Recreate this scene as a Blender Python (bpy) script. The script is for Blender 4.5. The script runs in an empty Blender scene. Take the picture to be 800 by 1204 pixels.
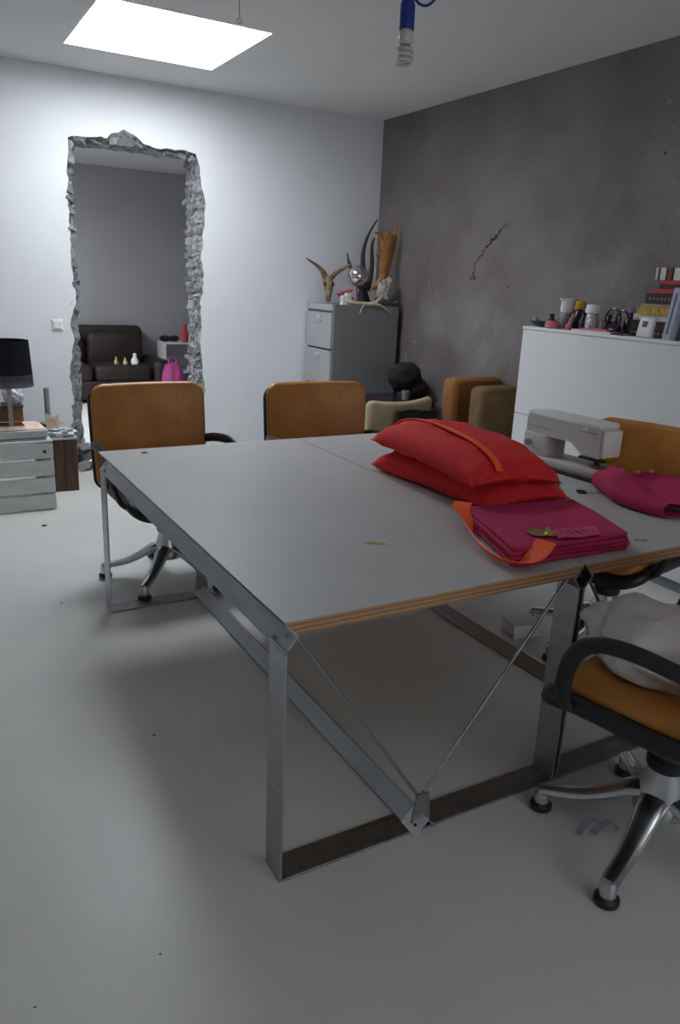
import bpy, bmesh, math, random
from mathutils import Vector, Matrix, Euler, noise
S = bpy.context.scene
COL = S.collection
rnd = random.Random(7)
PI = math.pi

# ---------------------------------------------------------------- camera
cam_d = bpy.data.cameras.new('camera')
cam_d.sensor_fit = 'VERTICAL'; cam_d.sensor_height = 24.0
cam_d.lens = 891.57 / 1204.0 * 24.0
cam_d.clip_start = 0.05
cam = bpy.data.objects.new('camera', cam_d); COL.objects.link(cam)
R0 = Vector((0.87104, -0.489313, 0.043151)); U0 = Vector((0.106173, 0.273313, 0.956048)); F0 = Vector((0.4796, 0.828174, -0.290018))
cam.matrix_world = Matrix(((R0.x, U0.x, -F0.x, 0), (R0.y, U0.y, -F0.y, 0), (R0.z, U0.z, -F0.z, 1.563), (0, 0, 0, 1)))
S.camera = cam

# ---------------------------------------------------------------- world and exposure
W = bpy.data.worlds.new('overcast sky'); S.world = W; W.use_nodes = True
W.node_tree.nodes['Background'].inputs[0].default_value = (0.86, 0.92, 1.0, 1)
W.node_tree.nodes['Background'].inputs[1].default_value = 1.0
S.view_settings.view_transform = 'Standard'; S.view_settings.look = 'None'
S.view_settings.gamma = 1.0; S.view_settings.use_curve_mapping = False
S.view_settings.exposure = 1.0
S.cycles.max_bounces = 12; S.cycles.diffuse_bounces = 7
SKY_MAIN = 9.4       # frosted pane of the skylight in view
FILL_NEAR = 0.5       # unseen second skylight, added to brighten the near end of the room
FILL_FAR = 21.0
FILL_WINDOW = 1.0     # unseen window, added behind the camera as fill light
#       # unseen skylight added to light the room behind the broken wall

# ---------------------------------------------------------------- materials
def mat(name, col, rough=0.6, metal=0.0, scale=8.0, amt=0.12, bump=0.0, bscale=None, col2=None, trans=0.0, emit=None, coat=0.0, stretch=None, spec=0.5, detail=4.0):
    m = bpy.data.materials.new(name); m.use_nodes = True
    n = m.node_tree.nodes; l = m.node_tree.links
    p = n['Principled BSDF']
    p.inputs['Roughness'].default_value = rough; p.inputs['Metallic'].default_value = metal
    p.inputs['Specular IOR Level'].default_value = spec
    if coat: p.inputs['Coat Weight'].default_value = coat; p.inputs['Coat Roughness'].default_value = 0.15
    if trans: p.inputs['Transmission Weight'].default_value = trans
    if emit:
        p.inputs['Emission Color'].default_value = (*emit[0], 1); p.inputs['Emission Strength'].default_value = emit[1]
    tc = n.new('ShaderNodeTexCoord'); mp = n.new('ShaderNodeMapping')
    l.new(tc.outputs['Object'], mp.inputs['Vector'])
    if stretch: mp.inputs['Scale'].default_value = stretch
    nz = n.new('ShaderNodeTexNoise'); nz.inputs['Scale'].default_value = scale; nz.inputs['Detail'].default_value = detail
    l.new(mp.outputs[0], nz.inputs['Vector'])
    rp = n.new('ShaderNodeValToRGB')
    a = [max(0, c * (1 - amt)) for c in col]; b = [min(1, c * (1 + amt)) for c in col] if col2 is None else col2
    rp.color_ramp.elements[0].position = 0.3; rp.color_ramp.elements[1].position = 0.7
    rp.color_ramp.elements[0].color = (*a, 1); rp.color_ramp.elements[1].color = (*b, 1)
    l.new(nz.outputs['Fac'], rp.inputs[0]); l.new(rp.outputs[0], p.inputs['Base Color'])
    if bump:
        bz = n.new('ShaderNodeTexNoise'); bz.inputs['Scale'].default_value = bscale or scale * 3; bz.inputs['Detail'].default_value = 5
        l.new(mp.outputs[0], bz.inputs['Vector'])
        bp = n.new('ShaderNodeBump'); bp.inputs['Strength'].default_value = bump; bp.inputs['Distance'].default_value = 0.02
        l.new(bz.outputs['Fac'], bp.inputs['Height']); l.new(bp.outputs[0], p.inputs['Normal'])
    return m

M_wall = mat('white painted plaster', (0.69, 0.705, 0.73), 0.7, scale=1.5, amt=0.02, bump=0.05, bscale=60)
M_ceil = mat('ceiling paint', (0.70, 0.70, 0.70), 0.8, scale=1.0, amt=0.02)
M_floor = mat('pale screed floor', (0.645, 0.645, 0.622), 0.34, scale=1.3, amt=0.06, bump=0.03, bscale=25, spec=0.4)
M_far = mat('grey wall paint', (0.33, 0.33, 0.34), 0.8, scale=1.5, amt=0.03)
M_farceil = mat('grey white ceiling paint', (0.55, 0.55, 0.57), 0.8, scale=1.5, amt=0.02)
M_rubble = mat('broken masonry', (0.10, 0.10, 0.105), 0.95, scale=26, amt=0.35, bump=1.0, bscale=60, col2=(0.42, 0.42, 0.43))
M_brickA = mat('plastered brick shard', (0.18, 0.18, 0.185), 0.95, scale=30, col2=(0.52, 0.52, 0.53), amt=0.25, bump=0.6, bscale=60)
M_brickB = mat('grey mortar shard', (0.07, 0.07, 0.075), 0.95, scale=30, col2=(0.36, 0.36, 0.37), amt=0.3, bump=0.6, bscale=60)
M_metal = mat('brushed galvanised steel', (0.42, 0.43, 0.45), 0.36, 1.0, scale=30, amt=0.12, stretch=(1, 0.08, 1))
M_metald = mat('dark raw steel', (0.34, 0.345, 0.35), 0.42, 1.0, scale=30, amt=0.15)
M_alu = mat('polished cast aluminium', (0.62, 0.63, 0.65), 0.24, 1.0, scale=20, amt=0.05)
M_plate = mat('zinc with painted glare', (0.82, 0.82, 0.83), 0.5, 1.0, scale=60, amt=0.1)  # reflection on the beam end put into the colour as paler metal
M_chrome = mat('chrome', (0.75, 0.75, 0.77), 0.08, 1.0, scale=10, amt=0.02)
M_black = mat('black plastic', (0.014, 0.014, 0.016), 0.42, scale=20, amt=0.1)
M_blackm = mat('black cloth', (0.012, 0.012, 0.013), 0.9, scale=20, amt=0.2, bump=0.2)
M_orange = mat('cognac leather', (0.40, 0.155, 0.022), 0.42, scale=5, amt=0.16, bump=0.08, bscale=70, col2=(0.50, 0.21, 0.035))
M_top = mat('grey white laminate', (0.47, 0.475, 0.475), 0.42, scale=4, amt=0.025, spec=0.4)
M_white = mat('white lacquer', (0.74, 0.745, 0.76), 0.5, scale=3, amt=0.02)
M_whitew = mat('white painted boards', (0.60, 0.61, 0.60), 0.7, scale=6, amt=0.08, bump=0.15, bscale=30, stretch=(1, 4, 4))
M_brown = mat('brown stained boards', (0.075, 0.036, 0.022), 0.7, scale=10, amt=0.4, bump=0.3, stretch=(6, 6, 0.7))
M_tan = mat('tan dry card', (0.36, 0.29, 0.19), 0.9, scale=12, amt=0.15)
M_red = mat('red cotton', (0.66, 0.018, 0.022), 0.85, scale=40, amt=0.1, bump=0.12, bscale=200)
M_mag = mat('magenta cotton', (0.44, 0.016, 0.095), 0.85, scale=9, amt=0.12, bump=0.15, bscale=160)
M_magin = mat('magenta cotton reverse', (0.42, 0.10, 0.16), 0.9, scale=9, amt=0.12)
M_neon = mat('bright orange ribbon', (1.0, 0.13, 0.03), 0.5, scale=9, amt=0.06)
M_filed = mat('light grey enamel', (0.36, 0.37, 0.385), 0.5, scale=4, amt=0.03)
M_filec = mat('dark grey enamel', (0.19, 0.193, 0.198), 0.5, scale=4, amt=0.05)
M_sm = mat('greyish white casing', (0.56, 0.545, 0.54), 0.5, scale=4, amt=0.02)
M_smw = mat('white casing', (0.72, 0.72, 0.72), 0.45, scale=4, amt=0.02)
M_sofa = mat('dark brown leather', (0.019, 0.011, 0.010), 0.55, scale=6, amt=0.25, bump=0.1)
M_suedeA = mat('rust brown suede', (0.235, 0.095, 0.026), 0.9, scale=7, amt=0.3, bump=0.1)
M_suedeB = mat('olive brown suede', (0.16, 0.095, 0.042), 0.9, scale=7, amt=0.3, bump=0.1)
M_beige = mat('beige upholstery', (0.40, 0.32, 0.20), 0.9, scale=8, amt=0.15)
M_bone = mat('pale bone', (0.55, 0.47, 0.33), 0.7, scale=14, amt=0.25)
M_skull = mat('brown stained bone', (0.12, 0.075, 0.04), 0.7, scale=20, amt=0.4, col2=(0.34, 0.25, 0.15))
M_antler = mat('brown horn', (0.16, 0.095, 0.04), 0.6, scale=16, amt=0.4, bump=0.2)
M_horn = mat('dark horn', (0.035, 0.024, 0.02), 0.5, scale=30, amt=0.4, bump=0.4)
M_amber = mat('orange brown antler', (0.33, 0.14, 0.035), 0.5, scale=9, amt=0.4)
M_fur = mat('grey white fur', (0.40, 0.38, 0.36), 1.0, scale=22, amt=0.3, bump=0.8, bscale=60)
M_pink = mat('pink paper', (0.62, 0.16, 0.25), 0.7, scale=9, amt=0.15)
M_hot = mat('bright pink cloth', (0.40, 0.06, 0.22), 0.8, scale=9, amt=0.15)
M_label = mat('pinkish red satin', (0.58, 0.05, 0.17), 0.6, scale=9, amt=0.1)
M_green = mat('green leaf', (0.06, 0.17, 0.05), 0.6, scale=9, amt=0.3)
M_lime = mat('yellow green scrap', (0.33, 0.37, 0.08), 0.8, scale=9, amt=0.2)
M_navy = mat('navy glaze', (0.015, 0.018, 0.07), 0.3, scale=9, amt=0.2)
M_blue = mat('blue rubber', (0.006, 0.028, 0.26), 0.45, scale=9, amt=0.08)
M_cfl = mat('white bulb glass', (0.50, 0.50, 0.48), 0.3, scale=9, amt=0.02)
M_yellow = mat('yellow plastic', (0.62, 0.38, 0.03), 0.5, scale=9, amt=0.1)
M_ochre = mat('printed orange spine', (0.62, 0.20, 0.02), 0.6, scale=60, amt=0.5, col2=(0.75, 0.55, 0.05))
M_bred = mat('red book cloth', (0.42, 0.05, 0.05), 0.7, scale=9, amt=0.12)
M_bdark = mat('dark maroon book cloth', (0.06, 0.02, 0.025), 0.7, scale=9, amt=0.2)
M_bblack = mat('black printed cover', (0.018, 0.016, 0.018), 0.5, scale=60, amt=0.3)
M_bgold = mat('gilt print', (0.30, 0.15, 0.04), 0.5, scale=60, amt=0.3)
M_paper = mat('paper', (0.70, 0.69, 0.66), 0.85, scale=9, amt=0.05)
M_print = mat('salmon print', (0.75, 0.42, 0.28), 0.6, scale=14, amt=0.0, col2=(0.80, 0.70, 0.60))
M_bluebook = mat('blue white cover', (0.42, 0.48, 0.60), 0.5, scale=6, amt=0.08)
M_slate = mat('dark blue cover', (0.045, 0.055, 0.09), 0.5, scale=6, amt=0.1)
M_lilac = mat('lilac satin', (0.42, 0.36, 0.48), 0.4, scale=9, amt=0.1)
M_pillow = mat('white fleece', (0.66, 0.64, 0.63), 1.0, scale=9, amt=0.08, bump=0.5, bscale=45)
M_glass = mat('grey tinted glass', (0.50, 0.53, 0.56), 0.12, scale=9, amt=0.05, trans=0.6)
M_cut = mat('cut glass', (0.55, 0.58, 0.62), 0.1, 0.6, scale=40, amt=0.4, bump=0.6, bscale=60)
M_clear = mat('clear plastic', (0.72, 0.74, 0.80), 0.2, scale=9, amt=0.05, trans=0.35)
M_shade = mat('black pleated fabric', (0.010, 0.010, 0.018), 0.6, scale=9, amt=0.2)
M_sheer = mat('sheer dark fabric', (0.12, 0.122, 0.15), 0.3, scale=30, amt=0.5, stretch=(1, 1, 0.05), trans=0.75)
M_grey = mat('mid grey plastic', (0.24, 0.245, 0.26), 0.5, scale=9, amt=0.08)
M_purple = mat('dark purple glass', (0.025, 0.010, 0.028), 0.25, scale=9, amt=0.2)
M_gold = mat('tarnished brass', (0.42, 0.32, 0.12), 0.4, 0.8, scale=30, amt=0.25)
M_sky = mat('frosted daylight pane', (0.9, 0.9, 0.9), 0.5, emit=((0.90, 0.95, 1.0), SKY_MAIN))
M_fill_near = mat('added fill light pane near', (0.9, 0.9, 0.9), 0.5, emit=((0.92, 0.96, 1.0), FILL_NEAR))
M_fill_far = mat('added fill light pane far', (0.9, 0.9, 0.9), 0.5, emit=((0.92, 0.96, 1.0), FILL_FAR))
M_fill_window = mat('added fill window pane', (0.9, 0.9, 0.9), 0.5, emit=((0.92, 0.96, 1.0), FILL_WINDOW))
M_speck = mat('dark dirt', (0.05, 0.04, 0.035), 0.9, scale=9)

def ply_material():
    m = mat('birch plywood edge', (0.44, 0.26, 0.12), 0.7, scale=20, amt=0.15)
    n = m.node_tree.nodes; l = m.node_tree.links
    p = n['Principled BSDF']; tc = n.new('ShaderNodeTexCoord'); sx = n.new('ShaderNodeSeparateXYZ')
    l.new(tc.outputs['Object'], sx.inputs[0])
    mu = n.new('ShaderNodeMath'); mu.operation = 'MULTIPLY'; mu.inputs[1].default_value = 2 * PI / 0.0125
    l.new(sx.outputs['Z'], mu.inputs[0])
    sn = n.new('ShaderNodeMath'); sn.operation = 'SINE'; l.new(mu.outputs[0], sn.inputs[0])
    rp = n.new('ShaderNodeValToRGB'); rp.color_ramp.elements[0].position = 0.25; rp.color_ramp.elements[1].position = 0.75
    rp.color_ramp.elements[0].color = (0.30, 0.165, 0.075, 1); rp.color_ramp.elements[1].color = (0.45, 0.275, 0.14, 1)
    ad = n.new('ShaderNodeMath'); ad.operation = 'MULTIPLY_ADD'; ad.inputs[1].default_value = 0.5; ad.inputs[2].default_value = 0.5
    l.new(sn.outputs[0], ad.inputs[0]); l.new(ad.outputs[0], rp.inputs[0]); l.new(rp.outputs[0], p.inputs['Base Color'])
    return m
M_ply = ply_material()

def plaster_material():
    m = mat('brown grey stucco', (0.138, 0.116, 0.115), 0.62, scale=2.6, amt=0.0, bump=0.75, bscale=6.5, col2=(0.200, 0.176, 0.174), spec=0.45, detail=11)
    n = m.node_tree.nodes; l = m.node_tree.links
    p = n['Principled BSDF']; tc = n.new('ShaderNodeTexCoord')
    base = p.inputs['Base Color'].links[0].from_socket
    nz = n.new('ShaderNodeTexNoise'); nz.inputs['Scale'].default_value = 4.5; nz.inputs['Detail'].default_value = 12; nz.inputs['Roughness'].default_value = 0.78
    l.new(tc.outputs['Object'], nz.inputs['Vector'])
    # bare patches: worn low on the wall, and in a few blots further up
    def blot(cy, cz, ry, rz):
        sx = n.new('ShaderNodeSeparateXYZ'); l.new(tc.outputs['Object'], sx.inputs[0])
        a = n.new('ShaderNodeMath'); a.operation = 'SUBTRACT'; l.new(sx.outputs['Y'], a.inputs[0]); a.inputs[1].default_value = cy
        b = n.new('ShaderNodeMath'); b.operation = 'SUBTRACT'; l.new(sx.outputs['Z'], b.inputs[0]); b.inputs[1].default_value = cz
        a2 = n.new('ShaderNodeMath'); a2.operation = 'DIVIDE'; l.new(a.outputs[0], a2.inputs[0]); a2.inputs[1].default_value = ry
        b2 = n.new('ShaderNodeMath'); b2.operation = 'DIVIDE'; l.new(b.outputs[0], b2.inputs[0]); b2.inputs[1].default_value = rz
        c = n.new('ShaderNodeCombineXYZ'); l.new(a2.outputs[0], c.inputs[0]); l.new(b2.outputs[0], c.inputs[1])
        ln = n.new('ShaderNodeVectorMath'); ln.operation = 'LENGTH'; l.new(c.outputs[0], ln.inputs[0])
        mr = n.new('ShaderNodeMapRange'); mr.inputs[1].default_value = 1.0; mr.inputs[2].default_value = 0.2; mr.inputs[3].default_value = 0.0; mr.inputs[4].default_value = 1.0
        l.new(ln.outputs['Value'], mr.inputs[0]); return mr.outputs[0]
    acc = None
    for args in ((4.75, 1.2, 0.95, 0.62), (3.5, 1.6, 0.7, 0.55), (3.0, 2.2, 0.9, 1.0), (2.5, 2.0, 0.6, 1.0), (5.4, 1.3, .5, .4)):
        s = blot(*args)
        if acc is None: acc = s
        else:
            mx = n.new('ShaderNodeMath'); mx.operation = 'MAXIMUM'; l.new(acc, mx.inputs[0]); l.new(s, mx.inputs[1]); acc = mx.outputs[0]
    ml = n.new('ShaderNodeMath'); ml.operation = 'MULTIPLY'; l.new(acc, ml.inputs[0]); l.new(nz.outputs['Fac'], ml.inputs[1])
    rp = n.new('ShaderNodeValToRGB'); rp.color_ramp.elements[0].position = 0.30; rp.color_ramp.elements[1].position = 0.62
    l.new(ml.outputs[0], rp.inputs[0])
    mx = n.new('ShaderNodeMix'); mx.data_type = 'RGBA'
    l.new(rp.outputs[0], mx.inputs[0]); l.new(base, mx.inputs[6]); mx.inputs[7].default_value = (0.235, 0.222, 0.216, 1)
    l.new(mx.outputs[2], p.inputs['Base Color'])
    return m
M_plaster = plaster_material()

# ---------------------------------------------------------------- mesh helpers
def obj(name, bm, m, parent=None, loc=None, rot=None, smooth=False, angle=40):
    me = bpy.data.meshes.new(name)
    bmesh.ops.recalc_face_normals(bm, faces=bm.faces)
    bm.to_mesh(me); bm.free()
    me.materials.append(m)
    if smooth:
        for p in me.polygons: p.use_smooth = True
        try: me.set_sharp_from_angle(angle=math.radians(angle))
        except Exception: pass
    o = bpy.data.objects.new(name, me); COL.objects.link(o)
    if parent: o.parent = parent
    if loc: o.location = loc
    if rot: o.rotation_euler = rot
    return o

def tag(o, label, cat, group=None):
    o['label'] = label; o['category'] = cat
    if group: o['group'] = group
    return o

def thing(name, label, cat, loc=(0, 0, 0), rotz=0, group=None):
    o = bpy.data.objects.new(name, None); COL.objects.link(o)
    o.empty_display_size = 0.1; o.location = loc; o.rotation_euler = (0, 0, rotz)
    return tag(o, label, cat, group)

def struct(name, bm, m, parent=None, **k):
    o = obj(name, bm, m, parent, **k); o['kind'] = 'structure'; return o

def B(): return bmesh.new()

def box(bm, x0, x1, y0, y1, z0, z1, bev=0.0, rot=None, seg=2):
    t = bmesh.new()
    bmesh.ops.create_cube(t, size=1)
    c = Vector(((x0 + x1) / 2, (y0 + y1) / 2, (z0 + z1) / 2))
    for v in t.verts: v.co = Vector((v.co.x * (x1 - x0), v.co.y * (y1 - y0), v.co.z * (z1 - z0)))
    if bev: bmesh.ops.bevel(t, geom=list(t.edges), offset=bev, segments=seg, profile=0.5, affect='EDGES')
    for v in t.verts:
        if rot: v.co.rotate(rot)
        v.co += c
    merge(bm, t); return bm

def merge(bm, t, fn=None):
    mp = {}
    for v in t.verts: mp[v] = bm.verts.new(fn(v.co) if fn else v.co)
    for f in t.faces:
        try: bm.faces.new([mp[v] for v in f.verts])
        except ValueError: pass
    t.free()

def tube(bm, pts, r, n=10, flat=None, caps=True, up=None):
    """sweep; r one radius or a list; flat = (wide, high) factors of the section"""
    pts = [Vector(p) for p in pts]; N = len(pts)
    rs = r if isinstance(r, (list, tuple)) else [r] * N
    prev = None; rings = []
    for i, p in enumerate(pts):
        d = (pts[min(i + 1, N - 1)] - pts[max(i - 1, 0)]).normalized()
        ref = Vector(up) if up else (prev if prev is not None else (Vector((0, 0, 1)) if abs(d.z) < 0.9 else Vector((1, 0, 0))))
        b = (ref - d * ref.dot(d))
        if b.length < 1e-5: b = d.orthogonal()
        b.normalize(); a = d.cross(b).normalized(); prev = b
        fa, fb = (1, 1) if flat is None else flat
        rings.append([bm.verts.new(p + a * (math.cos(2 * PI * k / n) * rs[i] * fa) + b * (math.sin(2 * PI * k / n) * rs[i] * fb)) for k in range(n)])
    for i in range(N - 1):
        for k in range(n):
            bm.faces.new((rings[i][k], rings[i][(k + 1) % n], rings[i + 1][(k + 1) % n], rings[i + 1][k]))
    if caps:
        bm.faces.new(rings[0][::-1]); bm.faces.new(rings[-1])
    return bm

def lathe(bm, prof, n=24, c=(0, 0, 0), close=True):
    rings = []
    for r, z in prof:
        rings.append([bm.verts.new((c[0] + r * math.cos(2 * PI * k / n), c[1] + r * math.sin(2 * PI * k / n), c[2] + z)) for k in range(n)])
    for i in range(len(rings) - 1):
        for k in range(n): bm.faces.new((rings[i][k], rings[i][(k + 1) % n], rings[i + 1][(k + 1) % n], rings[i + 1][k]))
    if close:
        bm.faces.new(rings[0][::-1]); bm.faces.new(rings[-1])
    return bm

def prism(bm, poly, z0, z1, fn=None):
    """polygon in xy pulled from z0 to z1; fn maps points"""
    f = fn or (lambda v: v)
    a = [bm.verts.new(f(Vector((x, y, z0)))) for x, y in poly]; b = [bm.verts.new(f(Vector((x, y, z1)))) for x, y in poly]
    n = len(poly)
    for i in range(n): bm.faces.new((a[i], a[(i + 1) % n], b[(i + 1) % n], b[i]))
    bm.faces.new(a[::-1]); bm.faces.new(b); return bm

def spline(pts, sub=6):
    pts = [Vector(p) for p in pts]; out = []
    for i in range(len(pts) - 1):
        p0 = pts[max(i - 1, 0)]; p1 = pts[i]; p2 = pts[i + 1]; p3 = pts[min(i + 2, len(pts) - 1)]
        for k in range(sub):
            t = k / sub
            out.append(0.5 * ((2 * p1) + (p2 - p0) * t + (2 * p0 - 5 * p1 + 4 * p2 - p3) * t * t + (3 * p1 - p0 - 3 * p2 + p3) * t ** 3))
    out.append(pts[-1]); return out

def lerp_list(a, n):
    out = []
    for i in range(n):
        t = i / (n - 1) * (len(a) - 1); k = min(int(t), len(a) - 2); out.append(a[k] + (a[k + 1] - a[k]) * (t - k))
    return out

def pad(bm, w, d, t, cr=0.05, er=0.02, fn=None, n=10, dome=0.0):
    """rounded slab centred on the origin: w by d, t thick, corner radius cr, edge radius er, domed top; fn bends it"""
    def outline(ins):
        r = max(cr - ins, 0.004); hw, hd = w / 2 - ins, d / 2 - ins; pts = []
        for cx, cy, a0 in ((hw - r, hd - r, 0), (-hw + r, hd - r, PI / 2), (-hw + r, -hd + r, PI), (hw - r, -hd + r, 1.5 * PI)):
            for k in range(n): a = a0 + PI / 2 * k / (n - 1); pts.append((cx + r * math.cos(a), cy + r * math.sin(a)))
        # points along the straight sides so that bends stay smooth
        res = []
        for i, p in enumerate(pts):
            q = pts[(i + 1) % len(pts)]; res.append(p)
            if (i + 1) % n == 0:
                for k in range(1, 8): res.append((p[0] + (q[0] - p[0]) * k / 8, p[1] + (q[1] - p[1]) * k / 8))
        return res
    rings = []
    for k in range(5):
        a = PI / 2 * k / 4; rings.append((er * (1 - math.cos(a)) , -t / 2 + er - er * math.sin(a)))
    low = rings[::-1]; high = [(i, -z) for i, z in rings]
    seq = [(er, -t / 2)] + low[1:] + high
    md = min(w, d) / 2
    inner = [er + (md * 0.92 - er) * f for f in (0.25, 0.55, 0.85)]
    layers = [(i, -t / 2) for i in inner[::-1]] + seq + [(i, t / 2) for i in inner]
    f = fn or (lambda v: v); R = []
    for ins, z in layers:
        zz = z + (dome * (1 - (1 - min(ins / md, 1)) ** 2) if z > 0 else 0)
        R.append([bm.verts.new(f(Vector((x, y, zz)))) for x, y in outline(ins)])
    m = len(R[0])
    for i in range(len(R) - 1):
        for k in range(m): bm.faces.new((R[i][k], R[i][(k + 1) % m], R[i + 1][(k + 1) % m], R[i + 1][k]))
    for ring, rev in ((R[0], True), (R[-1], False)):
        # close the thin remaining strip with quads across
        bm.faces.new(ring[::-1] if rev else ring)
    return bm

def cushion_bm(w, d, t, n=22, wr=0.01, seed=0, corner=0.10, droop=0.05, lo=None):
    """pillow with a knife edge and drawn-in sides"""
    bm = bmesh.new(); V = {}
    for s in (1, -1):
        for i in range(n + 1):
            for j in range(n + 1):
                edge = i in (0, n) or j in (0, n)
                if s == -1 and edge: V[(s, i, j)] = V[(1, i, j)]; continue
                u = 2 * i / n - 1; v = 2 * j / n - 1
                pinch_u = 1 - corner * (1 - v * v) * 0.35 * abs(u) ** 3; pinch_v = 1 - corner * (1 - u * u) * 0.35 * abs(v) ** 3
                h = t / 2 * (max(0, 1 - u ** 4) ** 0.45) * (max(0, 1 - v ** 4) ** 0.45)
                q = Vector((u * 3 + seed, v * 3, s))
                h *= 1 + 0.12 * noise.noise(q)
                if s == -1 and lo is not None: h *= lo / (t / 2)
                z = s * h + (0 if edge else wr * noise.noise(Vector((u * 6 + seed * 3, v * 6, s * 2.0))))
                V[(s, i, j)] = bm.verts.new((u * w / 2 * pinch_v, v * d / 2 * pinch_u, z - droop * (u * u + v * v) / 2))
    for s in (1, -1):
        for i in range(n):
            for j in range(n):
                f = (V[(s, i, j)], V[(s, i + 1, j)], V[(s, i + 1, j + 1)], V[(s, i, j + 1)])
                bm.faces.new(f if s == 1 else f[::-1])
    return bm

def cushion_z(u, v, t, droop=0.05):
    return -droop * (u * u + v * v) / 2 + t / 2 * (max(0, 1 - u ** 4) ** 0.45) * (max(0, 1 - v ** 4) ** 0.45)

def sheet(bm, fn, nu, nv, th=0.004):
    """cloth sheet from fn(u,v) in 0..1, given a real thickness"""
    G = [[Vector(fn(i / nu, j / nv)) for j in range(nv + 1)] for i in range(nu + 1)]
    def nrm(i, j):
        a = G[min(i + 1, nu)][j] - G[max(i - 1, 0)][j]; b = G[i][min(j + 1, nv)] - G[i][max(j - 1, 0)]
        c = a.cross(b); return c.normalized() if c.length > 1e-9 else Vector((0, 0, 1))
    T = [[bm.verts.new(G[i][j] + nrm(i, j) * th / 2) for j in range(nv + 1)] for i in range(nu + 1)]
    L = [[bm.verts.new(G[i][j] - nrm(i, j) * th / 2) for j in range(nv + 1)] for i in range(nu + 1)]
    for i in range(nu):
        for j in range(nv):
            bm.faces.new((T[i][j], T[i + 1][j], T[i + 1][j + 1], T[i][j + 1])); bm.faces.new((L[i][j], L[i][j + 1], L[i + 1][j + 1], L[i + 1][j]))
    for i in range(nu):
        for j in (0, nv): bm.faces.new((T[i][j], L[i][j], L[i + 1][j], T[i + 1][j]))
    for j in range(nv):
        for i in (0, nu): bm.faces.new((T[i][j], T[i][j + 1], L[i][j + 1], L[i][j]))
    return bm

def blob(bm, c, r, sub=3, amp=0.15, sc=3.0, seed=0, scale=(1, 1, 1)):
    t = bmesh.new(); bmesh.ops.create_icosphere(t, subdivisions=sub, radius=1)
    for v in t.verts:
        k = 1 + amp * noise.noise(v.co * sc + Vector((seed * 7.1, seed, 0)))
        v.co = Vector((v.co.x * r * k * scale[0], v.co.y * r * k * scale[1], v.co.z * r * k * scale[2])) + Vector(c)
    merge(bm, t); return bm

def dup(root, label, loc, rotz, group=None):
    r = root.copy(); COL.objects.link(r); r.location = loc; r.rotation_euler = (0, 0, rotz); r['label'] = label
    if group: r['group'] = group
    for ch in list(root.children):
        c = ch.copy(); COL.objects.link(c); c.parent = r
        for g in list(ch.children):
            d = g.copy(); COL.objects.link(d); d.parent = c
    return r

# ================================================================ SETTING
CZ = 2.955; BY = 6.35; RX = 3.95; LX = -2.3; FY = -2.6; WT = 0.25
FARX0, FARX1, FARY, FARZ = -0.6, 4.6, 10.45, 2.82
bm = B(); box(bm, LX - 0.1, FARX1 + 0.1, FY - 0.1, FARY + 0.1, -0.1, 0); struct('floor', bm, M_floor)

def ceiling_with_holes(holes, x0, x1, y0, y1, z0, z1):
    """slab cut on a grid so that rectangular openings stay free"""
    xs = sorted({x0, x1, *[h[0] for h in holes], *[h[1] for h in holes]}); ys = sorted({y0, y1, *[h[2] for h in holes], *[h[3] for h in holes]})
    b = bmesh.new()
    for i in range(len(xs) - 1):
        for j in range(len(ys) - 1):
            mx, my = (xs[i] + xs[i + 1]) / 2, (ys[j] + ys[j + 1]) / 2
            if any(h[0] < mx < h[1] and h[2] < my < h[3] for h in holes): continue
            box(b, xs[i], xs[i + 1], ys[j], ys[j + 1], z0, z1)
    bmesh.ops.remove_doubles(b, verts=b.verts, dist=1e-5)
    seen = {}
    for f in list(b.faces):      # drop the walls between neighbouring cells
        k = tuple(sorted(v.index for v in f.verts))
    return b
SK1 = (1.11, 2.11, 4.70, 5.735); SK2 = (0.3, 1.3, -0.9, 0.15)
struct('ceiling', ceiling_with_holes([SK1, SK2], LX, RX, FY, BY + 0.02, CZ, CZ + 0.10), M_ceil)
SK3 = (-0.2, 0.7, 7.6, 8.7)
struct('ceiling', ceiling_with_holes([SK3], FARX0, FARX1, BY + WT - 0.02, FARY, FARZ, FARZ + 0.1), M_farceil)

def skylight(name, h, z, pane_m):
    x0, x1, y0, y1 = h
    b = B(); t = 0.03
    box(b, x0 - t, x0, y0 - t, y1 + t, z + 0.10, z + 0.16); box(b, x1, x1 + t, y0 - t, y1 + t, z + 0.10, z + 0.16)
    box(b, x0, x1, y0 - t, y0, z + 0.10, z + 0.16); box(b, x0, x1, y1, y1 + t, z + 0.10, z + 0.16)
    fr = struct(name, b, M_white)
    b = B(); box(b, x0, x1, y0, y1, z + 0.13, z + 0.15); obj('pane', b, pane_m, fr)
    return fr
skylight('window_1', SK1, CZ, M_sky); skylight('fill_skylight_near', SK2, CZ, M_fill_near); skylight('fill_skylight_far', SK3, FARZ, M_fill_far)  # first is in view; the other two are unseen, added for fill light

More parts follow.
